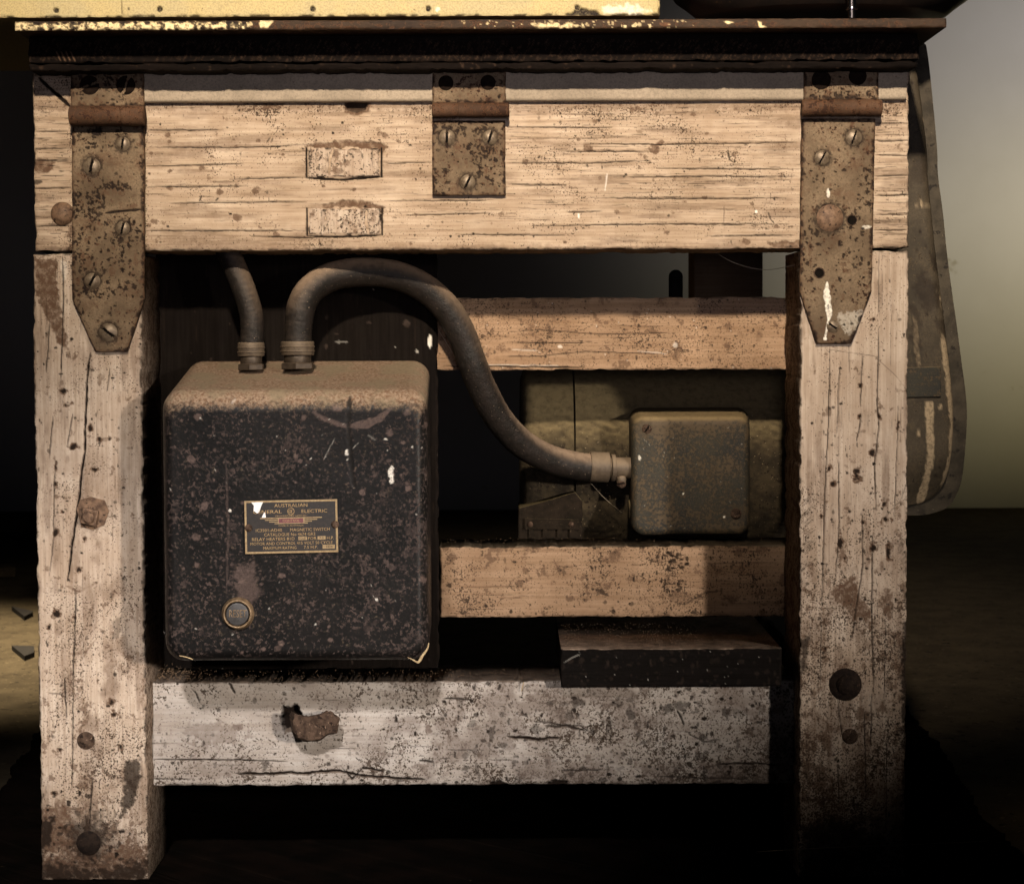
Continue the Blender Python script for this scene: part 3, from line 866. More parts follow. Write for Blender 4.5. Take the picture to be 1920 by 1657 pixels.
# rear legs and the side rails that tie them to the front
XA, XB = float(unproj(68, 900, 0)[0]), float(unproj(271, 900, 0)[0])
XC, XD = float(unproj(1498, 900, 0)[0]), float(unproj(1701, 900, 0)[0])
ZT = float(unproj(960, 122, 0)[1])
for xa, xb in ((XA, XB), (XC, XD)):
    bm = bmesh.new(); add_box(bm, xa, xb, 1.10, 1.20, FLOOR_Z + .004, ZT, .003)
    bm_obj('leg', bm, M_BROWNRAIL, bench)
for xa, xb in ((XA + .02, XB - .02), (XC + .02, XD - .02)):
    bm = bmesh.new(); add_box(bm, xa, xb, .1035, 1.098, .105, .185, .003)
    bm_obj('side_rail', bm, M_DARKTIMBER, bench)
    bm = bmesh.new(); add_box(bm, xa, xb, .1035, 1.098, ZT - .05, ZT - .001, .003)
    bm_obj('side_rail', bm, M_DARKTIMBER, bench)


def paint_rail(p):
    p.stroke([(283, 1424), (450, 1424), (540, 1428)], 1.2, 3, 1); p.stroke([(283, 1460), (360, 1460)], 1, 2, .9)
    p.stroke([(440, 1450), (560, 1449), (640, 1446), (660, 1452), (720, 1457), (800, 1463)], 2.6, 5, 1, rough=2.5, taper=.1)
    p.stroke([(640, 1440), (660, 1460), (680, 1440), (720, 1446)], 2.0, 4, 1, rough=2.5)
    p.stroke([(950, 1381), (985, 1382), (1010, 1388), (1050, 1382)], 2.6, 5, 1, rough=2.5); p.stroke([(1020, 1362), (1060, 1360), (1100, 1372)], 2.0, 4, .9, rough=2)
    p.stroke([(1000, 1352), (1090, 1362), (1110, 1372)], 1.6, 3, .8, rough=2.5); p.stroke([(1270, 1330), (1282, 1360)], 2.2, 3, .9, rough=2)
    p.stroke([(1340, 1432), (1420, 1430), (1465, 1436)], 1.6, 3, 1, rough=2); p.stroke([(1050, 1445), (1130, 1442)], 1.6, 3, .8, rough=2); p.stroke([(785, 1426), (810, 1427)], 2, 2, .9)
    p.stroke([(1230, 1455), (1400, 1460)], 1.2, 2, .8); p.stroke([(830, 1309), (885, 1311)], 1.6, 2, .9); p.stroke([(1290, 1375), (1320, 1390), (1350, 1386)], 1.6, 3, .8, rough=2)
    p.stroke([(358, 1290), (368, 1300), (374, 1318)], 1.2, 2, .9); p.stroke([(428, 1278), (440, 1300)], 2.5, 3, .9, rough=2)
    p.fine(120, False, (10, 90), (.3, 1.1), h=1.5, val=(.35, .9), rough=2)
    p.spots(900, (.8, 4.2), 'R', val=(.35, 1), power=2.6, h=1.2, dens=lambda x, y: .25 + .75 * min(1, max(0, (x - 500) / 500)))
    p.spots(320, (1.5, 6), 'G', val=(.2, .7), power=2.5, dens=lambda x, y: .2 + .8 * min(1, max(0, (x - 600) / 500)))
    p.spots(60, (5, 11), 'R', val=(.3, .7), rough=1.1, h=2, box=(850, 1310, 1470, 1470))
    p.blob(400, 1376, 55, 22, 'G', .55, 1.2); p.blob(430, 1440, 70, 16, 'G', .4, 1.2)
    # knocked hole beside the pipe stub
    p.poly([(528, 1326), (556, 1322), (566, 1340), (560, 1372), (530, 1370)], 'R', 1.0, 5, 3, 16)
    p.blob(446, 1362, 10, 7, 'G', 1, 1.0, -2); p.blob(497, 1437, 8, 9, 'R', .6, 1.0, 2); p.blob(804, 1368, 6, 8, 'G', 1, .8, -2)
    p.m['A'] += .30 + .35 * sst(500, 1000, p.PX) + .25 * sst(1420, 1470, p.PY)
    p.m['G'] = np.maximum(p.m['G'], .65 * sst(.46, .66, fbm(p.PX / 60, p.PY / 45, 53, 4)) * sst(350, 900, p.PX))
    for cx in (935, 1040, 1050):
        p.blob(cx, 1474, 16, 12, 'R', 1, .5, 6)
    r = 6 * (fbm(p.PX / 60, p.PY * 0, 57, 3) - .3)
    p.m['H'] = np.maximum(p.m['H'], np.clip(r * sst(1284, 1272, p.PY), 0, None))


brail = board('rail', (281, 1276, 1492, 1472), 73, 272, 1.6, M_RAIL, paint_rail, bench, 14, er=7, edge_dirt=.5, side_mask=(.1, .2, 0, .9))


def paint_mrail(p):
    p.fine(60, False, (20, 150), (.3, .8), h=1, val=(.3, .8))
    p.spots(90, (1, 4), 'R', val=(.4, .9), power=2)
    p.spots(70, (1.2, 4), 'R', val=(.7, 1), box=(1215, 1035, 1300, 1115), power=1.5, dens=lambda x, y: .6 if (y < 1060 or 1085 < y < 1112) else .12)
    p.poly([(1108, 1098), (1130, 1105), (1140, 1116), (1120, 1112)], 'R', .8, 5, 2); p.blob(1068, 1122, 8, 6, 'G', .8, .9); p.blob(1270, 1120, 30, 10, 'G', .5, 1)
    p.blob(985, 1070, 6, 7, 'G', .7, .8); p.blob(1150, 1146, 4, 4, 'R', .8, .6)
    p.stroke([(1280, 1135), (1320, 1112), (1348, 1106)], 2, .5, .6)
    p.m['A'] += .5 + .8 * (fbm(p.PX / 80, p.PY / 40, 93, 4) - .4)


board('rail', (824, 1023, 1500, 1157), 236, 400, 1.8, M_BROWNRAIL, paint_mrail, bench, 15, er=5, edge_dirt=.7, side_mask=(0, .1, 0, .5))


def paint_rrail(p):
    p.stroke([(955, 622), (1010, 618), (1120, 627), (1260, 624)], .9, 1.5, .9, rough=.8); p.stroke([(945, 642), (1080, 643), (1110, 640)], .9, 1.5, .9, rough=.8)
    p.stroke([(930, 669), (1010, 668), (1100, 659), (1240, 664)], .9, 1.5, .9, rough=.8); p.stroke([(1150, 610), (1240, 612)], .7, 1, .6)
    p.fine(60, False, (15, 120), (.3, .7), h=1, val=(.25, .7))
    p.spots(50, (.7, 1.6), 'B', val=(.15, .5), power=2)
    p.stroke([(1195, 658), (1250, 663)], .8, .3, .4, 'B'); p.stroke([(960, 655), (1010, 657)], 1.0, .3, .35, 'B'); p.blob(1266, 647, 4, 4, 'B', .35, .6); p.blob(1050, 650, 4, 3, 'B', .5, .6)
    p.spots(60, (1, 3), 'R', val=(.4, .9), power=2); p.spots(40, (2, 8), 'G', val=(.2, .6))
    p.stroke([(830, 686), (1000, 688), (1100, 689)], 1.5, 3, .9); p.stroke([(880, 684), (1050, 686)], .8, 0, .45, 'B')
    p.m['A'] += .5 + .8 * (fbm(p.PX / 80, p.PY / 40, 91, 4) - .4)


board('rail', (800, 557, 1500, 694), 236, 300, 1.8, M_BROWNRAIL, paint_rrail, bench, 16, er=4, edge_dirt=.5, side_mask=(.2, .2, 0, .5))


def paint_backboard(p):
    p.fine(140, True, (20, 200), (.4, 1.4), h=1)
    p.spots(120, (1, 4), 'G', val=(.4, 1)); p.spots(40, (.7, 1.3), 'B', val=(.1, .35))
    p.blob(806, 640, 3.6, 13, 'B', .8, .25); p.blob(640, 641, 9, 2, 'B', .15, 1); p.blob(782, 658, 3, 3, 'B', .3, .5)
    p.blob(762, 607, 6, 6, 'G', 1, .4, -2)


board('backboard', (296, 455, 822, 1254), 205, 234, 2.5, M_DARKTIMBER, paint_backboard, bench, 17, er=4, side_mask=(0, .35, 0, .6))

# front angle iron above the apron (rounded lower lip)
bm = bmesh.new()
xa, xb = float(unproj(134, 170, -15)[0]), float(unproj(1700, 170, -15)[0])
z1, z0 = float(unproj(960, 128, -15)[1]), float(unproj(960, 190, -15)[1])
prof = [(0, z1), (-15 * S, z1)] + [(-15 * S + 7 * S * (1 - math.cos(a)), z0 + 7 * S - 7 * S * math.sin(a)) for a in np.linspace(0, math.pi / 2, 6)] + [(-.2 * S, z0)]
nx = 300
rows = []
for i in range(nx + 1):
    x = xa + (xb - xa) * i / nx
    rows.append([bm.verts.new((x, y - .0003 * (fbm(i * .13, j * .9, 3, 2) - .5), z + .0004 * (fbm(i * .1, 7, 3, 2) - .5))) for j, (y, z) in enumerate(prof)])
for i in range(nx):
    for j in range(len(prof) - 1):
        bm.faces.new((rows[i][j], rows[i][j + 1], rows[i + 1][j + 1], rows[i + 1][j]))
bm.faces.new(rows[0]); bm.faces.new(rows[-1][::-1])
strip = bm_obj('angle_iron', bm, M_STRIP, bench, smooth=True)


def edge_split(o, deg=35):
    o.data.set_sharp_from_angle(angle=rad(deg))


edge_split(strip)

# dark beam carrying the machine table, and its bottom lip


def paint_beam(p):
    r = p.rng
    for _ in range(1500):
        x, y = r.uniform(50, 1730), r.uniform(72, 112)
        l = r.uniform(3, 9)
        p.stroke([(x, y + l), (x + l * .55, y)], .5, 1.5, r.uniform(.2, .5), 'G', rough=.2)
    for x in (540, 897): p.stroke([(x, 62), (x + 6, 116)], 2.5, 5, 1, rough=.3)
    for k in range(4): p.stroke([(105 + k * 9, 96), (114 + k * 9, 116)], 1.2, 1, .8, 'G', rough=.3)


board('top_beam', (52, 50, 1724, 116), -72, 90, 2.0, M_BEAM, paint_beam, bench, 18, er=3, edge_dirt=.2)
board('beam_lip', (52, 117, 1722, 131), -79, 60, 2.5, M_BEAM, lambda p: p.spots(90, (1, 4), 'G', val=(.1, .35)), bench, 19, er=4, edge_dirt=.2)


# ------------------------------------------------------------------ hinges, screws, bolts (parts of the bench)
def screw_mesh(r, dome=.32, slot=None, slot_w=.13, deep=.22):
    """Domed slotted head, radius r (m), facing -Y, as verts/faces with a slot along angle `slot` (deg)."""
    nr, na = 12, 40
    V = [(0, 0, 0)]
    ca, sa = (math.cos(rad(slot)), math.sin(rad(slot))) if slot is not None else (1, 0)

    def hh(x, z, t):
        h = dome * r * (1 - t ** 2.4)
        if slot is not None:
            d = abs(-sa * x + ca * z) / r
            if d < slot_w: h -= deep * r
        return h
    V[0] = (0, -hh(0, 0, 0), 0)
    for i in range(1, nr + 1):
        t = i / nr
        for k in range(na):
            a = 2 * math.pi * k / na
            x, z = r * t * math.cos(a), r * t * math.sin(a)
            V.append((x, -hh(x, z, t), z))
    for k in range(na):
        a = 2 * math.pi * k / na
        V.append((r * math.cos(a), .0025, r * math.sin(a)))
    Fc = []
    for k in range(na):
        Fc.append((0, 1 + k, 1 + (k + 1) % na))
    for i in range(nr):
        for k in range(na):
            a, b = 1 + i * na + k, 1 + i * na + (k + 1) % na
            Fc.append((a, a + na, b + na, b))
    return V, Fc


def screw(cx, cy, r, Y, mat, parent, slot=None, name='screw', dome=.32, sw=.13):
    V, Fc = screw_mesh(r * S, dome, slot, sw)
    c = pt(cx, cy, Y)
    me = bpy.data.meshes.new(name)
    me.from_pydata([tuple(Vector(v) + c) for v in V], [], Fc)
    bm = bmesh.new(); bm.from_mesh(me); bmesh.ops.recalc_face_normals(bm, faces=bm.faces); bm.to_mesh(me); bm.free()
    o = link(name, me, [mat, M_HOLE], parent)
    if slot is not None:
        ca, sa = math.cos(rad(slot)), math.sin(rad(slot))
        off = c - origin_of(parent)
        for f in me.polygons:
            q = f.center - off
            if abs(-sa * q.x + ca * q.z) < sw * r * S * 1.05 and math.hypot(q.x, q.z) < r * S * .97: f.material_index = 1
    edge_split(o, 50)
    return o


def hole(cx, cy, r, Y, parent, name='screw_hole'):
    """Countersunk hole as a shallow dish coloured dark for depth, with a raised rusty rim."""
    bm = bmesh.new()
    c = pt(cx, cy, Y)
    n = 28
    prof = [(1.35, .0004), (1.3, -.0003), (1.05, -.0009), (.92, -.0006), (.5, -.0004), (0.02, -.0004)]
    rows = []
    rg = random.Random(int(cx))
    for i, (k, d) in enumerate(prof):
        rows.append([bm.verts.new((c.x + r * S * k * math.cos(a) * (1 + (rg.uniform(-.15, .15) if i == 0 else 0)), c.y + d, c.z + r * S * k * math.sin(a)))
                     for a in np.linspace(0, 2 * math.pi, n, endpoint=False)])
    for i in range(len(prof) - 1):
        for k in range(n):
            f = bm.faces.new((rows[i][k], rows[i][(k + 1) % n], rows[i + 1][(k + 1) % n], rows[i + 1][k]))
            f.material_index = 0 if i < 2 else 1
    f = bm.faces.new(rows[-1]); f.material_index = 1
    return bm_obj(name, bm, [M_RUSTBOLT, M_HOLE], parent, smooth=True)


def knuckle(x0, x1, y0, y1, Y, parent, seed):
    r = (y1 - y0) / 2
    n, m = 26, 90
    V, Fc = [], []
    cuts = (.33, .69)
    for i in range(m + 1):
        t = i / m
        px = x0 + (x1 - x0) * t
        rr = r * (1 - .16 * max(math.exp(-((t - c) / .008) ** 2) for c in cuts))
        if i in (0, m): rr = r * .86
        c = pt(px, (y0 + y1) / 2, Y)
        for k in range(n):
            a = 2 * math.pi * k / n
            q = rr * (1 + .06 * (fbm(t * 14, k * .4, seed, 3) - .5))
            V.append((c.x, c.y + q * S * math.cos(a), c.z + q * S * math.sin(a)))
    for i in range(m):
        for k in range(n):
            Fc.append((i * n + k, i * n + (k + 1) % n, (i + 1) * n + (k + 1) % n, (i + 1) * n + k))
    Fc += [tuple(range(n)), tuple(m * n + k for k in range(n))]
    me = bpy.data.meshes.new('knuckle')
    me.from_pydata(V, [], Fc)
    bm = bmesh.new(); bm.from_mesh(me); bmesh.ops.recalc_face_normals(bm, faces=bm.faces); bm.to_mesh(me); bm.free()
    return link('knuckle', me, M_KNUCKLE, parent)


def hinge_wear_shade(p, n, hot=(), heads=()):
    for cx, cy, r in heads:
        p.blob(cx, cy, r * 1.3, r * 1.3, 'R', .8, .35, 0, .2)  # dark rings paint contact shade around the screw heads
    for _ in range(max(4, n // 14)):
        x, y = p.rng.uniform(p.x0, p.x1), p.rng.uniform(p.y0, p.y1)
        p.blob(x, y, p.rng.uniform(8, 24), p.rng.uniform(6, 16), 'G', p.rng.uniform(.25, .6), 1.3, 0, .5)
    p.spots(int(n * 1.7), (.6, 2.8), 'R', val=(.5, 1), power=3.0, h=.8, rough=1.3)
    p.spots(int(n * .5), (2, 8), 'G', val=(.3, .9), rough=1.0)
    for cx, cy, rx, ry, k in hot:
        p.spots(int(k * 1.4), (.8, 4.2), 'R', box=(cx - rx, cy - ry, cx + rx, cy + ry), val=(.8, 1), power=2.2, h=1, rough=1.5)
    e = p.edge
    nn = fbm(p.PX / 9, p.PY / 9, p.seed + 3, 3)
    p.m['R'] = np.maximum(p.m['R'], .95 * sst(7, 1, e - 12 * (nn - .5)) * sst(.48, .6, nn))
    p.m['G'] = np.maximum(p.m['G'], .8 * sst(9, 1, e - 9 * (nn - .5)))


YH = -12.0
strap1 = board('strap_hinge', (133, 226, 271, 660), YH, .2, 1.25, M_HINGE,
               lambda p: (hinge_wear_shade(p, 240, [(165, 385, 30, 25, 70), (215, 350, 30, 5, 45), (190, 255, 45, 25, 40), (230, 440, 35, 25, 40), (195, 500, 60, 60, 80), (160, 410, 25, 50, 50)], [(230, 270, 13), (172, 312, 16), (230, 428, 13), (173, 527, 15), (203, 623, 17)]),
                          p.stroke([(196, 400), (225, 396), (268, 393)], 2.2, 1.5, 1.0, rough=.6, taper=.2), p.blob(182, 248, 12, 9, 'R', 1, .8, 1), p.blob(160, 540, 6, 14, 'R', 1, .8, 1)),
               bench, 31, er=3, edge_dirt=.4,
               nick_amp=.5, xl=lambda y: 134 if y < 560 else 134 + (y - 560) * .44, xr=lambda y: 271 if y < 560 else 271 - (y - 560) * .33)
for a in [(230, 270, 13, 82), (172, 312, 16, 78), (230, 428, 13, 75), (173, 527, 15, 62), (203, 623, 17, -38)]:
    screw(a[0], a[1], a[2], YH - .3, M_SCREW, strap1, a[3])
leaf1 = board('hinge_leaf', (132, 133, 270, 201), -22, -15.3, 1.4, M_HINGE, lambda p: hinge_wear_shade(p, 90, [(180, 150, 45, 20, 40)]), bench, 34, er=3, nick_amp=.4)
screw(168, 160, 18, -22.2, M_SCREWDARK, leaf1, 20, dome=.2); screw(236, 160, 18, -22.2, M_SCREWDARK, leaf1, 70, dome=.2)
knuckle(131, 272, 199, 236, -30, leaf1, 2)

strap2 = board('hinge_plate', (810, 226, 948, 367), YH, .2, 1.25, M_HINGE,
               lambda p: (hinge_wear_shade(p, 90, [(860, 240, 60, 12, 50), (915, 310, 28, 40, 50), (825, 340, 14, 25, 16), (880, 285, 40, 20, 25)], [(838, 258, 15), (919, 258, 14), (877, 342, 14)])), bench, 32, er=3, edge_dirt=.4, nick_amp=.5)
for a in [(838, 258, 15, 88), (919, 258, 14, 70), (877, 342, 14, 65)]:
    screw(a[0], a[1], a[2], YH - .3, M_SCREW, strap2, a[3])
leaf2 = board('hinge_leaf', (810, 131, 949, 194), -22, -15.3, 1.4, M_HINGE, lambda p: hinge_wear_shade(p, 60, []), bench, 35, er=3, nick_amp=.4)
screw(836, 156, 14, -22.2, M_SCREWDARK, leaf2, None, dome=.12); screw(915, 155, 14, -22.2, M_SCREWDARK, leaf2, None, dome=.12)
knuckle(810, 955, 193, 220, -27, leaf2, 3)

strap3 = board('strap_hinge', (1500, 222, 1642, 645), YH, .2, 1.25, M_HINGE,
               lambda p: (hinge_wear_shade(p, 150, [(1520, 470, 18, 60, 30), (1625, 350, 14, 40, 30), (1590, 420, 30, 40, 20), (1600, 500, 35, 50, 25), (1545, 330, 40, 20, 15)], [(1601, 258, 15), (1542, 296, 14), (1556, 409, 24)]),
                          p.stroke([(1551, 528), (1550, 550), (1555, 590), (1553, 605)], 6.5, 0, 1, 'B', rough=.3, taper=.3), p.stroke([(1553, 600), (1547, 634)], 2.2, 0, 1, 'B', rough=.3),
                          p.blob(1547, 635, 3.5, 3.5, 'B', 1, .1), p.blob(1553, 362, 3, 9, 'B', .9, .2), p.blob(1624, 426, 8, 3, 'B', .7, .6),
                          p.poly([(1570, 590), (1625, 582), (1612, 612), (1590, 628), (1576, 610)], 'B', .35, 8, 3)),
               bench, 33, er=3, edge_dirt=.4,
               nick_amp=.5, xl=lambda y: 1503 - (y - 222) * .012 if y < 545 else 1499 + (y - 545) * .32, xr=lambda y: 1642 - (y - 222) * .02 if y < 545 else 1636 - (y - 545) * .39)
for a in [(1601, 258, 15, 70), (1542, 296, 14, 62)]:
    screw(a[0], a[1], a[2], YH - .3, M_SCREW, strap3, a[3], sw=.09)
screw(1562, 612, 12, YH - .3, M_SCREW, strap3, -35)
screw(1556, 409, 25, YH - .3, M_DOME, strap3, None, 'bolt', .27)
hole(1597, 413, 8, YH, strap3); hole(1536, 512, 8, YH, strap3)
leaf3 = board('hinge_leaf', (1507, 126, 1648, 187), -22, -15.3, 1.4, M_HINGE, lambda p: hinge_wear_shade(p, 70, [(1580, 180, 60, 8, 30)]), bench, 36, er=3, nick_amp=.4)
screw(1540, 150, 18, -22.2, M_SCREWDARK, leaf3, None, dome=.15); screw(1608, 143, 17, -22.2, M_SCREWDARK, leaf3, None, dome=.15)
knuckle(1503, 1653, 187, 218, -28, leaf3, 4)

# bolts in the timber
screw(117, 401, 22, -1, M_DOME, apron, None, 'bolt', .45)


def square_nut(cx, cy, Y, parent):
    bm = bmesh.new()
    c = pt(cx, cy, Y)
    rg = random.Random(3)
    pts8 = [(-28, 6), (-24, 24), (-4, 31), (22, 26), (31, 6), (26, -20), (6, -31), (-20, -26)]
    add_prism(bm, [(c.x + (x + rg.uniform(-2, 2)) * S, c.z + z * S) for x, z in pts8], c.y - 3 * S, c.y + 6 * S)
    bmesh.ops.rotate(bm, verts=bm.verts, cent=c, matrix=Matrix.Rotation(rad(4), 3, 'Y'))
    c2 = c + Vector((-3 * S, 0, -6 * S))
    b2 = bmesh.new()
    add_box(b2, c2.x - 15 * S, c2.x + 15 * S, c.y - 15 * S, c.y - 2 * S, c2.z - 15 * S, c2.z + 15 * S, 2.5 * S)
    bmesh.ops.rotate(b2, verts=b2.verts, cent=c2, matrix=Matrix.Rotation(rad(12), 3, 'Y'))
    add_cyl(b2, (c2.x, c.y - 22 * S, c2.z), (c2.x, c.y - 12 * S, c2.z), 10 * S, 11 * S, 20, 1.5 * S)
    me = bpy.data.meshes.new('tmp'); b2.to_mesh(me); b2.free(); bm.from_mesh(me)
    bpy.data.meshes.remove(me)
    return bm_obj('nut_and_washer', bm, M_DOME, parent)


square_nut(173, 962, 0, leg)
screw(161, 1388, 17, 0, M_RUSTBOLT, leg, None, 'bolt', .2)
screw(166, 1580, 23, 0, M_BLACKBOLT, leg, None, 'bolt', .28)
screw(1585, 1283, 31, 0, M_BLACKBOLT, leg2, None, 'bolt', .25)
screw(1587, 1284, 19, -6, M_BLACKBOLT, leg2, None, 'bolt', .4)
screw(1594, 1380, 15, 0, M_RUSTBOLT, leg2, None, 'bolt', .3)

# rusted pipe stub sticking out of the bottom rail, its top wall broken away
bm = bmesh.new()
po = [(546, 1333), (560, 1340), (578, 1343), (598, 1340), (610, 1334), (624, 1338), (633, 1348), (629, 1374), (612, 1377), (600, 1386), (575, 1390), (556, 1384), (549, 1372)]
po = [tuple(np.array(a) + (np.array(b) - np.array(a)) * t / 4) for a, b in zip(po, po[1:] + po[:1]) for t in range(4)]
n, m = len(po), 14
rows = []
for i in range(m + 1):
    y = (75 - 60 * i / m)
    rows.append([])
    for k, (x, z) in enumerate(po):
        a = pt(x, z, y)
        w = fbm(k * .22, i * .4, 6, 3) - .5
        w += .8 * (fbm(k * .9, i * 1.3, 11, 2) - .5)
        kk = 1 + .20 * w - (.07 if i == m else 0)
        cc_ = pt(590, 1363, y)
        rows[-1].append(bm.verts.new((cc_.x + (a.x - cc_.x) * kk, a.y + 3 * S * w, cc_.z + (a.z - cc_.z) * kk)))
for i in range(m):
    for k in range(n):
        bm.faces.new((rows[i][k], rows[i][(k + 1) % n], rows[i + 1][(k + 1) % n], rows[i + 1][k]))
bm.faces.new(rows[0]); bm.faces.new(rows[-1])
o = bm_obj('pipe_stub', bm, M_RUSTBOLT, brail, smooth=True); edge_split(o, 45)

# ------------------------------------------------------------------ machine table plate and what stands on it


def paint_plate(p):
    p.poly([(28, 42), (60, 46), (150, 44), (300, 43), (470, 44), (470, 53), (300, 55), (24, 56)], 'B', 1.0, 9, 2)
    p.spots(160, (1.5, 6), 'R', val=(.7, 1), box=(30, 38, 470, 58), rough=1.0)
    p.poly([(487, 38), (512, 40), (508, 46), (502, 52), (488, 52)], 'B', 1, 2, 1)
    p.poly([(1000, 46), (1090, 46), (1085, 51), (1010, 52)], 'B', .9, 7, 2); p.poly([(1357, 40), (1376, 42), (1366, 45)], 'B', 1, 2, 1); p.poly([(1421, 40), (1428, 42), (1428, 48), (1438, 51), (1424, 53)], 'B', 1, 1, 1)
    p.spots(80, (1, 4), 'B', val=(.4, .9), box=(850, 38, 1300, 53), power=3); p.blob(1246, 46, 8, 4, 'G', 1, .8)


plate = board('table_plate', (27, 37, 1775, 55), -150, 2000, 2.0, M_PLATE, paint_plate, None, 41, er=3, nick_amp=.5, ragged=.6, side_mask=(.3, .3, 0, .5))
tag(plate, 'thin rust brown steel table plate with bright worn edge lying on the black beam', 'table plate')


def paint_panel(p):
    for x, y in ((105, 20), (299, 18), (586, 17), (803, 17), (1082, 15)):
        p.blob(x, y, 5, 5, 'R', 1, .3, 3)
    p.stroke([(228, -10), (229, 30)], 1.6, 1.0, .6, rough=.6)
    p.blob(241, 17, 2.5, 2.5, 'R', .7, .2); p.spots(160, (.8, 3), 'G', val=(.3, .9)); p.spots(60, (.8, 2), 'R', val=(.4, .9))
    p.poly([(1060, 27), (1090, 16), (1120, 22), (1128, 30), (1060, 31)], 'R', 1, 4, 2, 2); p.blob(820, 18, 6, 4, 'B', .8, .7)
    p.poly([(1130, 14), (1180, 8), (1220, 20), (1190, 28), (1130, 25)], 'B', .7, 8, 4)
    p.m['A'] += .2


casing = board('machine_casing', (-230, -420, 1238, 32), -120, 600, 2.0, M_PANEL, paint_panel, None, 42, er=3, nick_amp=.5, edge_dirt=.9, side_mask=(.6, .3, 0, .5))
tag(casing, 'faded yellow sheet casing with small nail holes standing on the rusty table plate', 'machine casing')

# gloss black casting with a polished rod in front of it
cast = empty('machine_casting', pt(1540, 36, 170), 'rounded gloss black machine casting standing on the plate right of the yellow casing', 'casting')
cc = pt(1540, 37, 170)
prof = [(228, 0), (236, 2), (256, 18), (278, 34), (290, 52), (298, 80), (300, 140), (298, 400)]
bm = bmesh.new()
n = 96
rows = []
for r, h in prof:
    rows.append([bm.verts.new((cc.x + r * S * 1.02 * math.cos(a), cc.y + r * S * .72 * math.sin(a), cc.z + h * S + .0008)) for a in np.linspace(0, 2 * math.pi, n, endpoint=False)])
for i in range(len(rows) - 1):
    for k in range(n):
        bm.faces.new((rows[i][k], rows[i][(k + 1) % n], rows[i + 1][(k + 1) % n], rows[i + 1][k]))
bm.faces.new(rows[0][::-1]); bm.faces.new(rows[-1])
o = bm_obj('bowl', bm, M_CAST, cast, smooth=True); edge_split(o, 40)
bm = bmesh.new()
a = pt(1597, 37, -60); b = pt(1594, -300, -60)
add_cyl(bm, a + Vector((0, 0, .0008)), b, 8 * S, 8 * S, 32)
add_cyl(bm, pt(1597, 19, -60), pt(1597, 15, -60), 11 * S, 11 * S, 32, .5 * S)
o = bm_obj('rod', bm, M_CHROME, cast, smooth=True); edge_split(o)

# ------------------------------------------------------------------ belt guard at the right
guard = empty('belt_guard', pt(1700, 960, 300), 'tall tapering olive grey belt guard with pale paint runs behind right bench leg', 'belt guard')
edge = [(1727, 70), (1736, 84), (1743, 130), (1750, 200), (1757, 280), (1759, 330), (1768, 400), (1775, 470), (1784, 540), (1794, 610), (1803, 680), (1811, 740),
        (1813, 790), (1809, 850), (1803, 900), (1794, 925), (1780, 948), (1755, 960), (1720, 966), (1640, 964)]
inner = [(1716, 90), (1722, 130), (1732, 200), (1741, 280), (1743, 330), (1750, 400), (1757, 470), (1766, 540), (1775, 610), (1783, 680), (1789, 740), (1791, 790),
         (1788, 850), (1783, 892), (1774, 918), (1760, 938), (1740, 948), (1715, 953)]


def dens(pts, k=6):
    return [tuple(p) for p in catmull([np.array(p) for p in pts], k)]


YG = 262
body_rows = []
inner_d = dens(inner, 10)
nu = 70
PXg = np.zeros((len(inner_d), nu)); PYg = np.zeros_like(PXg)
for i, (x, y) in enumerate(inner_d):
    PXg[i] = np.linspace(1600, x, nu); PYg[i] = y
Xg, Zg = unproj(PXg, PYg, YG)
pg = Painter(PXg, PYg, 61)
pg.win = lambda *a: (slice(0, PXg.shape[0]), slice(0, PXg.shape[1]))
pg.stroke([(1742, 752), (1743, 800), (1746, 850), (1741, 900), (1733, 950)], 7, 0, 1, 'B', rough=.8, taper=.02)
pg.stroke([(1769, 630), (1777, 690), (1782, 740), (1788, 790), (1786, 850), (1778, 905), (1774, 945)], 6.5, 0, .9, 'B', rough=2, taper=.04)
pg.stroke([(1715, 590), (1719, 650), (1722, 690)], 3.5, 0, .5, 'B', rough=2); pg.stroke([(1768, 480), (1765, 580)], 3, 0, .35, 'B', rough=2)
pg.poly([(1712, 540), (1728, 510), (1760, 540), (1764, 575), (1740, 590), (1722, 560)], 'R', .55, 12, 3)
pg.poly([(1708, 560), (1726, 590), (1726, 650), (1720, 690), (1708, 640)], 'R', .5, 12, 3)
pg.poly([(1745, 480), (1765, 485), (1764, 510), (1752, 505)], 'R', .55, 8, 3)
pg.poly([(1750, 600), (1775, 595), (1785, 625), (1765, 625)], 'R', .5, 8, 3)
pg.poly([(1706, 300), (1740, 300), (1745, 345), (1706, 345)], 'R', .45, 14, 6)
pg.stroke([(1706, 346), (1748, 345)], 1.5, 2, .7, rough=.5); pg.stroke([(1715, 385), (1750, 384)], 2.5, 1, .35, 'B', rough=2)
for x, y in ((1722, 812), (1763, 763), (1735, 225), (1765, 560), (1728, 383)): pg.blob(x, y, 3.4, 5, 'B', .9, .4)
pg.spots(70, (1, 3.5), 'R', val=(.4, .9), box=(1690, 90, 1800, 960)); pg.spots(70, (2, 7), 'G', val=(.2, .6), box=(1690, 90, 1800, 960))
pg.m['R'] = np.maximum(pg.m['R'], .0)
dist_edge = np.array([x for x, _ in inner_d])[:, None] - PXg
roundg = 18 - np.sqrt(np.clip(324 - np.clip(18 - dist_edge, 0, 18) ** 2, 0, None))
bend = 55 * sst(800, 970, PYg) ** 2
grid_mesh('front_cover', Xg, (YG + roundg + bend) * S + .3 * S * fbm(PXg / 6, PYg / 6, 3, 2), Zg, pg.m, (YG + 66) * S, M_GUARD, guard, (.2, .2, 0, .5))
bm = bmesh.new()
pts = px_poly(dens(edge, 5) + [(1600, 962), (1600, 70)], YG + 62)
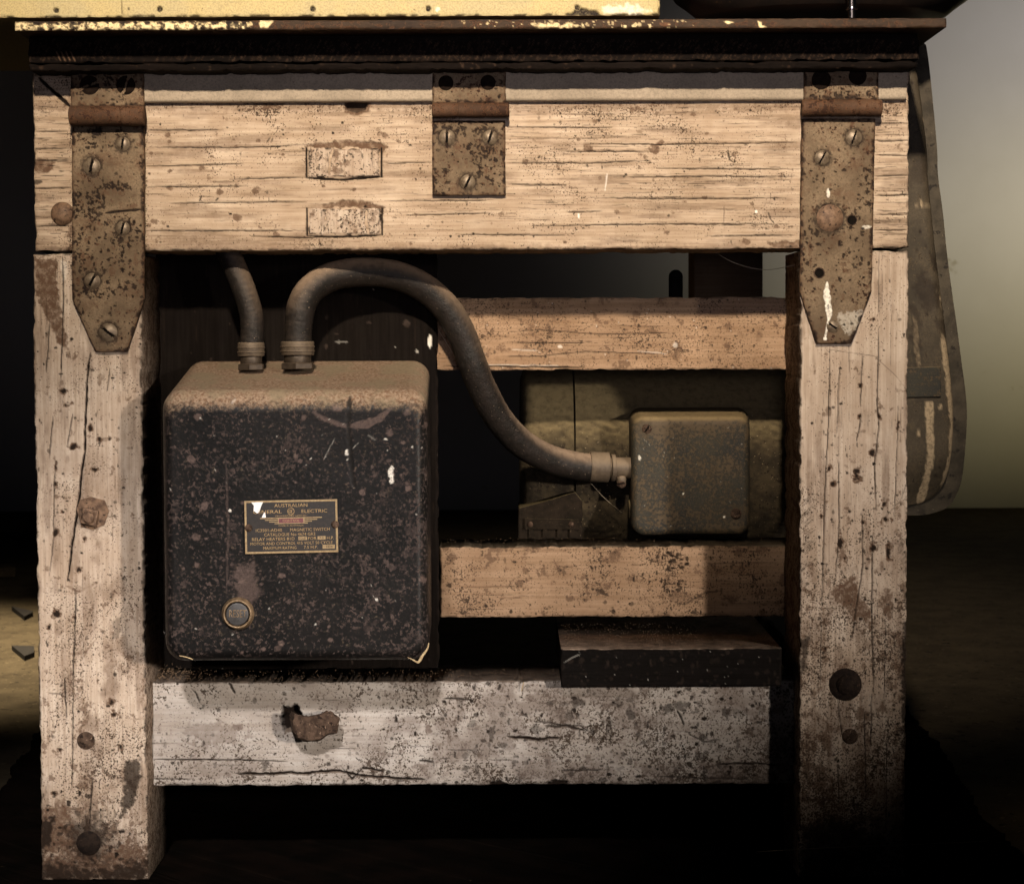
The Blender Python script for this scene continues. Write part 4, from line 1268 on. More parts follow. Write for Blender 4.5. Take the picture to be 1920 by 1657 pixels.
aa, bb, fs = add_prism(bm, pts, (YG + 62) * S, (YG + 240) * S)
bmesh.ops.bevel(bm, geom=[e for e in bm.edges if e.verts[0] in aa and e.verts[1] in aa], offset=9 * S, segments=4, affect='EDGES', profile=.5)
for v in bm.verts:
    v.co.y += .0012 * (fbm(v.co.z * 60, v.co.x * 60, 5, 3) - .5)
o = bm_obj('flange', bm, M_FLANGE, guard, smooth=True); edge_split(o, 40)
bm = bmesh.new()
pts = px_poly([(1700, 689), (1764, 688), (1765, 744), (1700, 745)], YG - 6)
add_prism(bm, pts, (YG - 6) * S, (YG + 2) * S)
bmesh.ops.bevel(bm, geom=list(bm.edges), offset=1.5 * S, segments=2, affect='EDGES', profile=.5)
bm_obj('bracket', bm, M_TBOX, guard)

# ------------------------------------------------------------------ rounded boxes with painted faces


def rr_loop(x0, x1, z0, z1, r, ns, nc):
    """Rounded rectangle, counter-clockwise seen from the front, constant topology."""
    out = []
    r = min(r, (x1 - x0) / 2 * .98, (z1 - z0) / 2 * .98)
    cs = [(x0 + r, z1 - r, 90), (x0 + r, z0 + r, 180), (x1 - r, z0 + r, 270), (x1 - r, z1 - r, 0)]
    for i, (cx, cz, a0) in enumerate(cs):
        for k in range(nc):
            a = rad(a0 + 90 * k / (nc - 1))
            out.append((cx + r * math.cos(a), cz + r * math.sin(a)))
        nx_ = cs[(i + 1) % 4]
        a1 = rad(a0 + 90); b0 = rad(nx_[2])
        p0 = (cx + r * math.cos(a1), cz + r * math.sin(a1)); p1 = (nx_[0] + r * math.cos(b0), nx_[1] + r * math.sin(b0))
        for k in range(1, ns):
            t = k / ns
            out.append((p0[0] + (p1[0] - p0[0]) * t, p0[1] + (p1[1] - p0[1]) * t))
    return np.array(out)


def lid_box(name, front, back, Yf, Yb, rc, fil_top, fil, ns, nin, mat, paint, parent, seed, nd=24):
    """Pressed or cast cover: front and back rectangles in photo pixels on planes Yf, Yb; fillet radii in px."""
    def rect(r, Y):
        x0, y0, x1, y1 = r
        return (float(unproj(x0, (y0 + y1) / 2, Y)[0]), float(unproj(x1, (y0 + y1) / 2, Y)[0]),
                float(unproj((x0 + x1) / 2, y1, Y)[1]), float(unproj((x0 + x1) / 2, y0, Y)[1]))
    fx0, fx1, fz0, fz1 = rect(front, Yf)
    bx0, bx1, bz0, bz1 = rect(back, Yb)
    rings = []
    Yfil = Yf + max(fil, fil_top)
    for i in range(nd):
        t = i / (nd - 1)
        Y = Yb + (Yfil - Yb) * t
        u = (Yb - Y) / (Yb - Yf)
        L = rr_loop(bx0 + (fx0 - bx0) * u, bx1 + (fx1 - bx1) * u, bz0 + (fz0 - bz0) * u, bz1 + (fz1 - bz1) * u, rc * S, ns, 12)
        rings.append(np.stack([L[:, 0], np.full(len(L), Y * S), L[:, 1]], -1))
    for i in range(1, 13):
        a = math.pi / 2 * i / 12
        d = 1 - math.cos(a)
        Y = Yfil + (Yf - Yfil) * math.sin(a)
        u = (Yb - Y) / (Yb - Yf)
        L = rr_loop(bx0 + (fx0 - bx0) * u + fil * S * d, bx1 + (fx1 - bx1) * u - fil * S * d, bz0 + (fz0 - bz0) * u + fil * S * d,
                    bz1 + (fz1 - bz1) * u - fil_top * S * d, rc * S - fil * S * d * .5, ns, 12)
        rings.append(np.stack([L[:, 0], np.full(len(L), Y * S), L[:, 1]], -1))
    last = rings[-1]
    cx, cz = (last[:, 0].min() + last[:, 0].max()) / 2, (last[:, 2].min() + last[:, 2].max()) / 2
    for i in range(1, nin + 1):
        k = 1 - i / (nin + .5)
        r = last.copy()
        r[:, 0] = cx + (r[:, 0] - cx) * k; r[:, 2] = cz + (r[:, 2] - cz) * k
        rings.append(r)
    Rg = np.array(rings)
    m, n = Rg.shape[:2]
    PX, PY = proj(Rg[..., 0], Rg[..., 1], Rg[..., 2])
    P = Painter.__new__(Painter)
    P.PX, P.PY, P.seed = PX, PY, seed
    P.m = {k: np.zeros_like(PX) for k in 'RGBAH'}
    P.N = fbm(PX / 7, PY / 7, seed, 4)
    P.rng = np.random.RandomState(seed)
    P.x0, P.y0, P.x1, P.y1 = PX.min(), PY.min(), PX.max(), PY.max()
    sel = slice(nd, m), slice(0, n)
    P.win = lambda *a: sel
    paint(P)
    Rg[..., 1] += S * (P.m['H'] + .5 * (fbm(PX / 3.5, PY / 3.5, seed + 2, 3) - .5) + 2.5 * (fbm(PX / 90, PY / 90, seed + 5, 2) - .5)) * (np.arange(m) >= nd)[:, None]
    V = Rg.reshape(-1, 3)
    i, k = np.meshgrid(np.arange(m - 1), np.arange(n), indexing='ij')
    k2 = (k + 1) % n
    q = np.stack([i * n + k, i * n + k2, (i + 1) * n + k2, (i + 1) * n + k], -1).reshape(-1, 4).astype(np.int32)
    capf = ((m - 1) * n + np.arange(n)).astype(np.int32); capb = np.arange(n)[::-1].astype(np.int32)
    me = bpy.data.meshes.new(name)
    me.vertices.add(len(V)); me.vertices.foreach_set('co', V.astype(np.float32).ravel())
    me.loops.add(q.size + 2 * n); me.loops.foreach_set('vertex_index', np.concatenate([q.ravel(), capf, capb]))
    me.polygons.add(len(q) + 2)
    me.polygons.foreach_set('loop_start', np.concatenate([np.arange(len(q)) * 4, [q.size, q.size + n]]).astype(np.int32))
    col = np.stack([P.m[c] for c in 'RGBA'], -1).reshape(-1, 4).astype(np.float32)
    me.color_attributes.new('mask', 'FLOAT_COLOR', 'POINT').data.foreach_set('color', col.ravel())
    me.update(calc_edges=True); me.validate()
    return link(name, me, mat, parent)


sbox = empty('switch_box', pt(550, 1240, 60), 'black speckled magnetic switch box with dusty top, brass nameplate and reset button', 'switch box')


def paint_sbox(p):
    r = p.rng
    # pale wiped arc with a dark drip across it
    p.stroke([(582, 770), (606, 785), (640, 797), (664, 799)], 4, 0, .75, 'G', rough=.6); p.stroke([(655, 799), (690, 795), (715, 782), (735, 766)], 7, 0, .75, 'G', rough=1.2)
    p.stroke([(657, 742), (652, 780), (655, 830), (657, 870), (664, 915)], 4.0, .8, .9, 'R', rough=1.0, taper=.06)
    for a in [(733, 888, 5, 13), (651, 849, 3.2, 6), (652, 861, 2, 3), (723, 823, 2.5, 2), (431, 957, 2.4, 2.6), (510, 766, 2.2, 2.2), (413, 756, 1.6, 1.6), (376, 784, 1.5, 1.5),
              (583, 860, 1.7, 1.7), (706, 1123, 3.5, 2.5), (592, 1170, 1.6, 1.6), (436, 1189, 1.5, 1.5), (773, 838, 1.6, 1.6), (504, 1141, 1.6, 1.6), (780, 964, 1.6, 1.6), (319, 917, 1.5, 1.5)]:
        p.blob(a[0], a[1], a[2], a[3], 'B', 1 if a[2] > 2 else .7, .9 if a[2] > 3 else .4)
    p.stroke([(606, 862), (618, 840), (628, 820)], .7, 0, .3, 'B', rough=1.5); p.stroke([(660, 842), (672, 830)], .6, 0, .4, 'B', rough=.4)
    p.stroke([(434, 758), (440, 748)], .9, 0, .8, 'B', rough=.2); p.stroke([(690, 815), (705, 826)], 1.2, 0, .22, 'B', rough=1)
    for _ in range(40):
        p.blob(r.uniform(310, 800), r.uniform(750, 1230), r.uniform(.6, 1.2), None, 'B', r.uniform(.15, .7), .3)
    for _ in range(90):
        rr = 1.8 + 5.5 * r.rand() ** 3
        p.blob(r.uniform(310, 800), r.uniform(760, 1230), rr * r.uniform(.8, 1.3), rr, 'G', r.uniform(.5, 1), .5)
    for _ in range(22):
        x, y = r.uniform(320, 790), r.uniform(800, 1220); a = r.uniform(0, 3.1); l = r.uniform(6, 22)
        p.stroke([(x, y), (x + l * math.cos(a), y + l * math.sin(a) + .01)], .5, 0, r.uniform(.25, .6), 'G', rough=.6)
    p.poly([(440, 1060), (475, 1055), (485, 1110), (470, 1130), (445, 1120)], 'G', .6, 16, 8)
    p.stroke([(424, 860), (428, 1000), (424, 1120)], 2, 0, .35, 'G', rough=2)
    p.m['A'] = .05 + 1.3 * (fbm(p.PX / 70, p.PY / 70, 71, 4) - .42) + .3 * sst(740, 800, p.PX) + .1 * sst(900, 1100, p.PY)
    p.m['A'] *= sst(735, 800, p.PY)


lid_box('cover', (303, 736, 803, 1241), (352, 676, 808, 1200), -130, 203, 36, 36, 22, 150, 120, M_BLACK, paint_sbox, sbox, 71)

# nameplate with its lettering
YN = -134.2
TILT = rad(-1.2)
NC = (546, 987)


def np_pt(u, v, Y=YN):
    """Nameplate local px (u right, v down from its centre) -> world."""
    return pt(NC[0] + u * math.cos(TILT) - v * math.sin(TILT), NC[1] + u * math.sin(TILT) + v * math.cos(TILT), Y)


def flat_polys(name, polys, Y, mat, parent, thick=.6):
    bm = bmesh.new()
    for p in polys:
        a = [bm.verts.new(np_pt(u, v, Y)) for u, v in p]
        b = [bm.verts.new(np_pt(u, v, Y) + Vector((0, thick * S, 0))) for u, v in p]
        bm.faces.new(a); bm.faces.new(b[::-1])
        for i in range(len(p)):
            j = (i + 1) % len(p)
            bm.faces.new((a[i], b[i], b[j], a[j]))
    return bm_obj(name, bm, mat, parent)


def rect(u0, v0, u1, v1): return [(u0, v0), (u0, v1), (u1, v1), (u1, v0)]


nplate = flat_polys('nameplate', [rect(-87, -49.5, 87, 49.5)], YN, M_PLATEBLACK, sbox, 10)
flat_polys('border', [rect(-87, -49.5, -83.5, 49.5), rect(83.5, -49.5, 87, 49.5), rect(-83.4, -49.5, 83.4, -46), rect(-83.4, 46, 83.4, 49.5)], YN - .8, M_GOLD, nplate)
lines = [rect(-58, -17.2, 58, -15.4), rect(-49, -13.6, -25.5, -12.0), rect(25.5, -13.6, 49, -12), rect(-41, -10.2, -25.5, -8.6), rect(25.5, -10.2, 39, -8.6),
         rect(-31, -6.9, 31, -5.4), rect(-25, -15.2, -23.2, -7.1), rect(23.2, -15.2, 25, -7.1),
         rect(13, 19, 29, 25.5), rect(49, 19, 64, 25.5), rect(58, 35.5, 81, 42.5)]
flat_polys('gold_rules', lines, YN - .8, M_GOLD, nplate)
flat_polys('maroon_badge', [rect(-23, -15.2, 23, -7.2)], YN - .7, M_PINK, nplate)


def text_polys(s, u, v, h, w):
    """Built-in font outline fitted to a w x h px cell centred at (u, v)."""
    cu = bpy.data.curves.new('t', 'FONT')
    cu.body = s; cu.resolution_u = 2
    ob = bpy.data.objects.new('t', cu)
    me = bpy.data.meshes.new_from_object(ob)
    co = np.array([q.co[:] for q in me.vertices])
    fs = [tuple(q.vertices) for q in me.polygons]
    bpy.data.objects.remove(ob); bpy.data.curves.remove(cu); bpy.data.meshes.remove(me)
    mn, mx = co.min(0), co.max(0)
    co = (co - (mn + mx) / 2) / (mx - mn + 1e-9)
    return [(u + c[0] * w, v - c[1] * h) for c in co], fs


def lettering(name, items, mat, parent, mapper):
    V, Fc = [], []
    for it in items:
        vs, fs = text_polys(*it)
        o = len(V)
        V += [tuple(mapper(a, b)) for a, b in vs]
        Fc += [tuple(o + i for i in f) for f in fs]
    me = bpy.data.meshes.new(name)
    me.from_pydata(V, [], Fc)
    return link(name, me, mat, parent, smooth=False)


TXT = [('AUSTRALIAN', 0, -40, 6.4, 62), ('GENERAL', -44, -28.5, 6.4, 54), ('ELECTRIC', 44, -28.5, 6.4, 48), ('PROPRIETARY LIMITED', 0, -20.3, 2.6, 58), ('MADE IN AUSTRALIA', 0, -2, 2.6, 47),
       ('IC3501-AD40', -42, 6, 5.6, 49), ('MAGNETIC SWITCH', 35, 6, 5.6, 74), ('CATALOGUE No 4674 GR2', -3, 14.4, 5.6, 96), ('RELAY HEATERS 81D', -34, 22.6, 5.6, 80),
       ('FOR', 39, 22.6, 5.6, 16), ('H.P.', 73, 22.4, 5.4, 13), ('MOTOR AND CONTROL 415 VOLT 50 CYCLE', 0, 31, 5.4, 154), ('MAXIMUM RATING', -22, 39.4, 5.4, 62), ('7.5 H.P.', 36, 39.2, 5.4, 26),
       ]
lettering('lettering', TXT, M_LETTER, nplate, lambda a, b: np_pt(a, b, YN - .9))
lettering('lettering', [('CONTROL', 0, -11.2, 4.2, 32)], M_LETTER, nplate, lambda a, b: np_pt(a, b, YN - 1.5))
lettering('lettering', [('12.0', 21, 22.2, 4, 11), ('7.5', 56.5, 22.2, 4, 8), ('56M', 70, 39, 4, 12)], M_PLATEBLACK, nplate, lambda a, b: np_pt(a, b, YN - 1.6))
# round monogram: ring and two looping initials
mono = []
def ring_pts(u, v, r0, r1, a0=0, a1=360, n=24):
    q = []
    for i in range(n):
        b0, b1 = rad(a0 + (a1 - a0) * i / n), rad(a0 + (a1 - a0) * (i + 1) / n)
        q.append([(u + r1 * math.cos(b0), v - r1 * math.sin(b0)), (u + r1 * math.cos(b1), v - r1 * math.sin(b1)), (u + r0 * math.cos(b1), v - r0 * math.sin(b1)), (u + r0 * math.cos(b0), v - r0 * math.sin(b0))])
    return q
mono += ring_pts(0, -28.5, 5.7, 6.7) + ring_pts(-1.6, -28.6, 2.2, 3.0, 40, 330, 14) + ring_pts(1.9, -29.9, 1.0, 1.8, 40, 300, 10) + ring_pts(2.0, -27.0, 1.1, 1.9, 60, 320, 10)
mono += [rect(-2.0, -28.6, 1.0, -27.8)]
flat_polys('monogram', mono, YN - .9, M_LETTER, nplate, .5)
for u in (-80, 82):
    c = np_pt(u, 1 if u < 0 else -2)
    px, py = proj(np.array(c.x), np.array(c.y), np.array(c.z))
    screw(float(px), float(py), 7, YN - .6, M_RUSTBOLT, nplate, None, 'rivet', .6)
# flakes of white paint stuck on the nameplate
for poly in ([(-74, -47), (-52, -47), (-56, -38), (-59, -29), (-63, -26), (-70, -31), (-69, -40)], [(-55, -18), (-47, -18), (-48, -25), (-50, -28)]):
    bm = bmesh.new()
    a = [bm.verts.new(np_pt(u, v, YN - 2.4 - .5 * (i % 2))) for i, (u, v) in enumerate(poly)]
    b = [bm.verts.new(np_pt(u, v, YN - .2)) for u, v in poly]
    bm.faces.new(a); bm.faces.new(b[::-1])
    for i in range(len(poly)): bm.faces.new((a[i], b[i], b[(i + 1) % len(poly)], a[(i + 1) % len(poly)]))
    bm_obj('paint_flake', bm, plain('white_paint_flake', (.78, .76, .74), (.55, .53, .52), 300, .7) if 'white_paint_flake' not in bpy.data.materials else bpy.data.materials['white_paint_flake'], nplate)

# reset button
YB_ = -131
c = pt(446, 1150, YB_)
bm = bmesh.new()
add_cyl(bm, c + Vector((0, .006, 0)), c + Vector((0, -10 * S, 0)), 21.5 * S, 20.5 * S, 48, 1.5 * S)
button = bm_obj('reset_button', bm, M_BUTTON, sbox, smooth=True); edge_split(button)
bm = bmesh.new()
rows = []
for r, d in [(30, 2), (29, -2), (27.5, -4.5), (26, -9), (24.5, -10), (22.5, -9), (22, 6)]:
    rows.append([bm.verts.new((c.x + r * S * math.cos(a), c.y + d * S, c.z + r * S * math.sin(a))) for a in np.linspace(0, 2 * math.pi, 48, endpoint=False)])
for i in range(len(rows) - 1):
    for k in range(48): bm.faces.new((rows[i][k], rows[i][(k + 1) % 48], rows[i + 1][(k + 1) % 48], rows[i + 1][k]))
bm_obj('button_collar', bm, M_RING, button, smooth=True)
lettering('lettering', [('RESET', 446, 1150, 14, 33)], M_RING, button, lambda a, b: pt(a, b, YB_ - 10.6))

# ------------------------------------------------------------------ conduits


def conduit_fitting(cx, cy_nut, Y, r, parent, name_y):
    """Vertical gland: hex nut on the box, neck, knurled ring around the pipe end."""
    top = [(cy_nut, cy_nut - 12, r * 1.18, 6, 'gland_nut', M_NUT), (cy_nut - 11, cy_nut - 27, r * .92, 30, 'gland_neck', M_NUT), (cy_nut - 26, cy_nut - 52, r * 1.13, 30, 'gland_ring', M_COLLAR)]
    for y0, y1, rr, n, nm, mt in top:
        bm = bmesh.new()
        a, b = pt(cx, y0, Y), pt(cx, y1, Y)
        b.x = a.x
        add_cyl(bm, a, b, rr * S, rr * S, n, 2 * S)
        if nm == 'gland_ring':
            for t in (.3, .62):
                m_ = a.lerp(b, t)
                add_cyl(bm, m_ - Vector((0, 0, 1.3 * S)), m_ + Vector((0, 0, 1.3 * S)), rr * S * 1.05, rr * S * 1.05, n, .6 * S)
        o = bm_obj(nm, bm, mt, parent, smooth=(n > 8))
        if n > 8: edge_split(o)


con1 = empty('flexible_conduit', pt(470, 692, 70), 'short dusty conduit curving up out of sight from left of switch box top', 'conduit', 'conduits rising from the switch box')
P1 = [(471, 655, 70), (473, 620, 70), (470, 585, 72), (458, 545, 76), (442, 505, 82), (424, 465, 90), (405, 430, 100), (380, 395, 110)]
path = catmull([pt(*q)[:] for q in P1], 14)
tube('pipe', path, 22.5 * S, M_CONDUIT, con1, 28, .03, 1)
conduit_fitting(471, 694, 70, 22.5, con1, 0)

con2 = empty('flexible_conduit', pt(558, 692, 60), 'long dusty conduit arching from switch box over to the motor terminal box', 'conduit', 'conduits rising from the switch box')
P2 = [(558, 655, 60), (560, 612, 60), (566, 572, 64), (586, 540, 74), (628, 517, 92), (690, 510, 112), (748, 518, 130), (800, 543, 146), (840, 582, 156), (868, 632, 164),
      (886, 682, 172), (906, 732, 196), (936, 786, 235), (978, 831, 280), (1030, 860, 325), (1080, 873, 355), (1112, 876, 366), (1138, 876, 370)]
path = catmull([pt(*q)[:] for q in P2], 14)
tube('pipe', path, np.interp(np.linspace(0, 1, len(path)), [0, .05, .1, 1], [26, 26, 27.5, 29]) * S * (1 + .05 * (fbm(np.arange(len(path)) / 9.0, np.zeros(len(path)), 8, 3) - .5)), M_CONDUIT, con2, 32, .03, 2)
conduit_fitting(558, 692, 60, 28, con2, 0)
bm = bmesh.new(); add_cyl(bm, pt(1105, 875, 365), pt(1141, 876, 370), 31.5 * S, 31 * S, 36, 2 * S)
o = bm_obj('end_collar', bm, M_COLLAR, con2, smooth=True); edge_split(o)

# ------------------------------------------------------------------ motor behind the rails
motor = empty('electric_motor', pt(1200, 1030, 600), 'dust caked electric motor behind the rails with grey terminal box on its side', 'motor')


def lathe_x(bm, prof, cy, cz, n=260, mi=0):
    rows = []
    fine_ = [prof[0]]
    for (xa, ra), (xb, rb) in zip(prof, prof[1:]):
        k = max(1, int(abs(xb - xa) / .0025))
        fine_ += [(xa + (xb - xa) * t / k, ra + (rb - ra) * t / k) for t in range(1, k + 1)]
    prof = fine_
    for x, r in prof:
        rows.append([bm.verts.new((x, cy + q * math.cos(a), cz + q * math.sin(a))) for a, q in
                     ((a, r * (1 + .020 * (float(fbm(x * 300, math.sin(a) * 66 + math.cos(a) * 21, 4, 4)) - .5))) for a in np.linspace(0, 2 * math.pi, n, endpoint=False))])
    for i in range(len(rows) - 1):
        for k in range(n): bm.faces.new((rows[i][k], rows[i][(k + 1) % n], rows[i + 1][(k + 1) % n], rows[i + 1][k]))
    bm.faces.new(rows[0]); bm.faces.new(rows[-1][::-1])


MC = pt(1200, 858, 640)
xm = lambda px: float(unproj(px, 858, 430)[0])
R_ = 215 * S
bm = bmesh.new()
lathe_x(bm, [(xm(1077), R_ * .955), (xm(1080), R_), (xm(1300), R_), (xm(1600), R_), (xm(1604), R_ * .9)], MC.y, MC.z)
o = bm_obj('stator_body', bm, M_MOTOR, motor, smooth=True); edge_split(o, 40)
bm = bmesh.new()
lathe_x(bm, [(xm(974), R_ * .30), (xm(976), R_ * .80), (xm(982), R_ * .90), (xm(990), R_ * .945), (xm(1000), R_ * .965), (xm(1076.5), R_ * .985)], MC.y, MC.z)
o = bm_obj('end_bell', bm, M_MOTOR, motor, smooth=True); edge_split(o, 50)
# foot with a vent plate
bm = bmesh.new()
add_prism(bm, px_poly([(972, 952), (1020, 941), (1078, 922), (1092, 940), (1092, 1060), (970, 1060)], 400), 400 * S, 560 * S)
bmesh.ops.bevel(bm, geom=list(bm.edges), offset=3 * S, segments=2, affect='EDGES', profile=.5)
foot = bm_obj('foot', bm, M_FOOT, motor)
bm = bmesh.new()
add_prism(bm, px_poly([(984, 972), (1086, 974), (1086, 992), (984, 992)], 393), 393 * S, 398 * S)
for x in (992, 1018, 1045, 1068): add_prism(bm, px_poly([(x, 993), (x + 8, 993), (x + 8, 1008), (x, 1008)], 394), 394 * S, 398 * S)
vp = bm_obj('vent_plate', bm, M_FOOT, foot)
for x in (994, 1071): screw(x, 983, 6, 392, M_RUSTBOLT, foot, None, 'bolt', .7)


def paint_tbox(p):
    r = p.rng
    for _ in range(25): p.blob(r.uniform(1190, 1400), r.uniform(790, 990), r.uniform(.7, 1.2), None, 'B', r.uniform(.1, .4), .3)
    for cx, cy in ((1213, 803), (1380, 963)): p.blob(cx, cy, 17, 17, 'G', .8, .7)
    p.blob(1199, 858, 2.5, 4, 'B', .8, .3); p.blob(1358, 969, 2, 2, 'B', 1, .1); p.blob(1281, 925, 1.8, 1.8, 'B', 1, .1)
    for _ in range(150): p.blob(r.uniform(1185, 1405), r.uniform(785, 995), r.uniform(1, 3.2), None, 'G', r.uniform(.3, .9), .7)
    p.m['A'] = .3 + .6 * (fbm(p.PX / 40, p.PY / 40, 81, 4) - .3) + .6 * sst(825, 785, p.PY)


tb = lid_box('terminal_box', (1184, 782, 1406, 1003), (1178, 764, 1404, 1000), 335, 460, 26, 16, 13, 70, 55, M_TBOX, paint_tbox, motor, 81, 10)
screw(1213, 804, 10, 334, M_RUSTBOLT, tb, 55, 'screw', .4); screw(1380, 963, 11, 334, M_RUSTBOLT, tb, None, 'screw', .6)
# conduit entry: lock ring, stub, clamp screw
bm = bmesh.new(); add_cyl(bm, pt(1145, 877, 371), pt(1153, 877, 372), 28 * S, 28 * S, 30, 1.5 * S)
add_cyl(bm, pt(1141, 877, 371), pt(1195, 878, 376), 22 * S, 23 * S, 30)
o = bm_obj('conduit_entry', bm, M_COLLAR, tb, smooth=True); edge_split(o)
screw(1165, 906, 10, 356, M_RUSTBOLT, tb, 10, 'screw', .6)
bm = bmesh.new(); add_cyl(bm, pt(1165, 906, 356), pt(1165, 890, 372), 9 * S, 12 * S, 20)
bm_obj('clamp_lug', bm, M_COLLAR, tb, smooth=True)
bm = bmesh.new(); add_cyl(bm, pt(1178, 955, 400), pt(1198, 955, 400), 20 * S, 20 * S, 24, 2 * S)
bm_obj('blanking_plug', bm, M_MOTOR, tb, smooth=True)

# ------------------------------------------------------------------ block on the bottom rail, lever behind


def paint_block(p):
    p.spots(160, (1, 5), 'G', val=(.3, .9), power=2); p.spots(30, (.6, 1.0), 'B', val=(.1, .3))
    p.stroke([(1056, 1243), (1072, 1233), (1088, 1226)], .7, 0, .25, 'B', rough=.3)


block = board('wood_block', (1052, 1216, 1466, 1287), 32, 480, 1.8, M_BLOCK, paint_block, None, 23, er=3, edge_dirt=.3, ragged=0, nick_amp=.25, side_mask=(0, .2, 0, .7))
tag(block, 'greasy dark brown timber block lying on the bottom rail beside the right leg', 'wood block')

bm = bmesh.new()
a, b = pt(1267, 519, 900), pt(1267, 1100, 900)
add_cyl(bm, b, a, 14 * S * 1.22, 13.5 * S * 1.22, 24)
bmesh.ops.create_uvsphere(bm, u_segments=24, v_segments=12, radius=13.5 * S * 1.22, matrix=Matrix.Translation(a))
tag(bm_obj('control_lever', bm, M_LEVER, smooth=True), 'upright black lever with rounded top seen through gap above the rear rail', 'lever')

# ------------------------------------------------------------------ timber offcuts on the floor behind the left leg
for k, (x0, x1, y0, lab, w) in enumerate([(-140, 66, 1014, 'dusty pale timber offcut lying farthest back on the floor left of bench', .10),
                                         (-120, 30, 1086, 'short dusty timber offcut lying nearer on the floor left of bench', .08)]):
    p0, p1 = Vector(on_floor(x0, y0)), Vector(on_floor(x1, y0 - 6))
    bm = bmesh.new()
    L = (p1 - p0).length
    add_box(bm, 0, L, 0, w, 0, .022, .003)
    bmesh.ops.rotate(bm, verts=bm.verts, cent=(0, 0, 0), matrix=Matrix.Rotation(math.atan2(p1.y - p0.y, p1.x - p0.x), 3, 'Z'))
    bmesh.ops.translate(bm, verts=bm.verts, vec=p0 + Vector((0, 0, -.002)))
    tag(bm_obj('timber_offcut', bm, M_FLOOR), lab, 'offcut', 'timber offcuts on the floor')

# dark flakes of slate on the same floor
for tri, lab in (([(22, 1141), (62, 1150), (62, 1152), (46, 1160)], 'dark triangular flake on the pale floor left of bench, the farther one'),
                 ([(22, 1215), (64, 1216), (64, 1228), (46, 1235)], 'dark triangular flake on the pale floor left of bench, the nearer one')):
    bm = bmesh.new()
    a = [bm.verts.new(Vector(on_floor(x, y)) + Vector((0, 0, .005))) for x, y in tri]
    b = [bm.verts.new(Vector(on_floor(x, y)) + Vector((0, 0, -.004))) for x, y in tri]
    bm.faces.new(a)
    for i in range(4): bm.faces.new((a[i], b[i], b[(i + 1) % 4], a[(i + 1) % 4]))
    tag(bm_obj('slate_flake', bm, M_LEVER), lab, 'flake', 'slate flakes on the floor')

# ------------------------------------------------------------------ crumbs, straw, cobwebs


def crumbs(name, spots_, seed, label, mat, smin=.6, smax=2.4):
    rg = random.Random(seed)
    bm = bmesh.new()
    for p in spots_:
        r = rg.uniform(smin, smax) * S
        m = Matrix.Translation(p) @ Matrix.Rotation(rg.uniform(0, 6), 4, 'Z') @ Matrix.Diagonal((r * rg.uniform(.7, 1.8), r, r * .7, 1))
        bmesh.ops.create_icosphere(bm, subdivisions=1, radius=1.0, matrix=m)
    o = bm_obj(name, bm, mat)
    o['kind'] = 'stuff'; o['label'] = label; o['category'] = 'sawdust'
    return o


rg = random.Random(12)
ztop = lambda px, py, Y: pt(px, py, Y)
cr = []
zr = float(unproj(880, 1276, 73)[1])
for _ in range(420):
    x = unproj(rg.uniform(285, 1050), 1276, 73)[0]
    cr.append(Vector((float(x), rg.uniform(.040, .10), zr + .0006)))
xl_ = float(unproj(286, 1276, 73)[0])
for _ in range(330):
    u = abs(rg.gauss(0, 1)); 
    cr.append(Vector((xl_ + abs(rg.gauss(0, .022)), rg.uniform(.040, .10), zr + .0008 + .010 * max(0, 1 - u) * rg.random())))
crumbs('sawdust', cr, 3, 'loose brown sawdust heaped on the bottom rail under the switch box', M_CRUMB, .4, 1.5)
cr = []
zb = float(unproj(1250, 1216, 32)[1])
for _ in range(900):
    x = unproj(rg.uniform(1060, 1460), 1216, 32)[0]
    cr.append(Vector((float(x), rg.uniform(.022, .19), zb + .0004)))
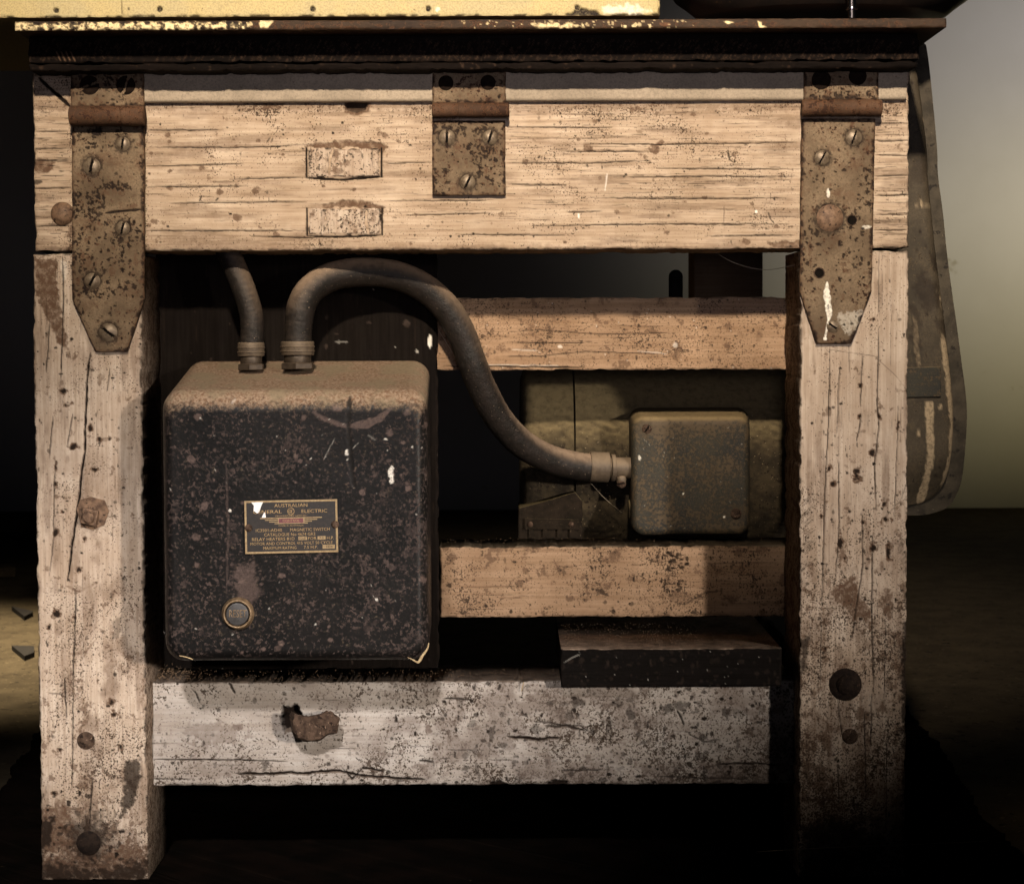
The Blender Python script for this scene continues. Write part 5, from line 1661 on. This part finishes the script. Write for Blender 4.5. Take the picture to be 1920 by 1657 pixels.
crumbs('sawdust', cr, 4, 'sparse pale sawdust scattered over the dark timber block', M_CRUMB, .35, 1.0)
cr = []
zm = float(unproj(1150, 1023, 236)[1])
for _ in range(260):
    x = unproj(rg.uniform(830, 1460), 1023, 236)[0]
    cr.append(Vector((float(x), rg.uniform(.122, .195), zm + .0004)))
crumbs('sawdust', cr, 5, 'thin sawdust settled along the top of the middle rail', M_CRUMB, .35, 1.1)

st = []
def straw(a, b, r=.9, name='straw', label='', g=None):
    o = tube(name, catmull([a[:], ((a + b) / 2 + Vector((0, -.0005, .0006)))[:], b[:]], 6), r * S, M_STRAW, None, 6)
    tag(o, label, 'straw', g)
straw(pt(336, 1229, -137), pt(362, 1236, -137), 1.1, label='pale straw stuck at the bottom left corner of the black switch box')
straw(pt(978, 1295, 66), pt(982, 1278, 66), .8, label='tiny pale straw on the bottom rail face left of the dark block')
# curled shaving at the box's lower right corner
o = tube('wood_shaving', catmull([pt(764, 1232, -136)[:], pt(775, 1237, -140)[:], pt(784, 1241, -142)[:], pt(792, 1229, -140)[:], pt(801, 1216, -134)[:], pt(804, 1205, -128)[:]], 8),
         np.interp(np.linspace(0, 1, 41), [0, .35, .5, 1], [.6, 2.2, 3.0, 1.0]) * S, M_STRAW, None, 8)
tag(o, 'curled wood shaving caught on the lower right corner of the switch box', 'shaving')


def web(pts, r, label):
    o = tube('cobweb', catmull([pt(*q)[:] for q in pts], 10), r * S, M_WEB, None, 5)
    tag(o, label, 'cobweb', 'cobwebs on the bench')
web([(1325, 462, 120), (1375, 492, 120), (1435, 506, 110), (1500, 495, 60)], .55, 'sagging cobweb strand across gap under the apron beside the right hinge')
web([(824, 622, 200), (850, 665, 190), (868, 705, 180)], .5, 'cobweb strand stretched beside the long conduit over the backboard edge')
web([(1107, 905, 390), (1135, 935, 400), (1165, 960, 410)], .25, 'cobweb strand hanging below the conduit collar at the motor')
web([(1420, 1596, -6), (1560, 1588, -8), (1700, 1583, -6), (1850, 1576, 0)], .6, 'dusty thread drawn along the foot of the right bench leg')
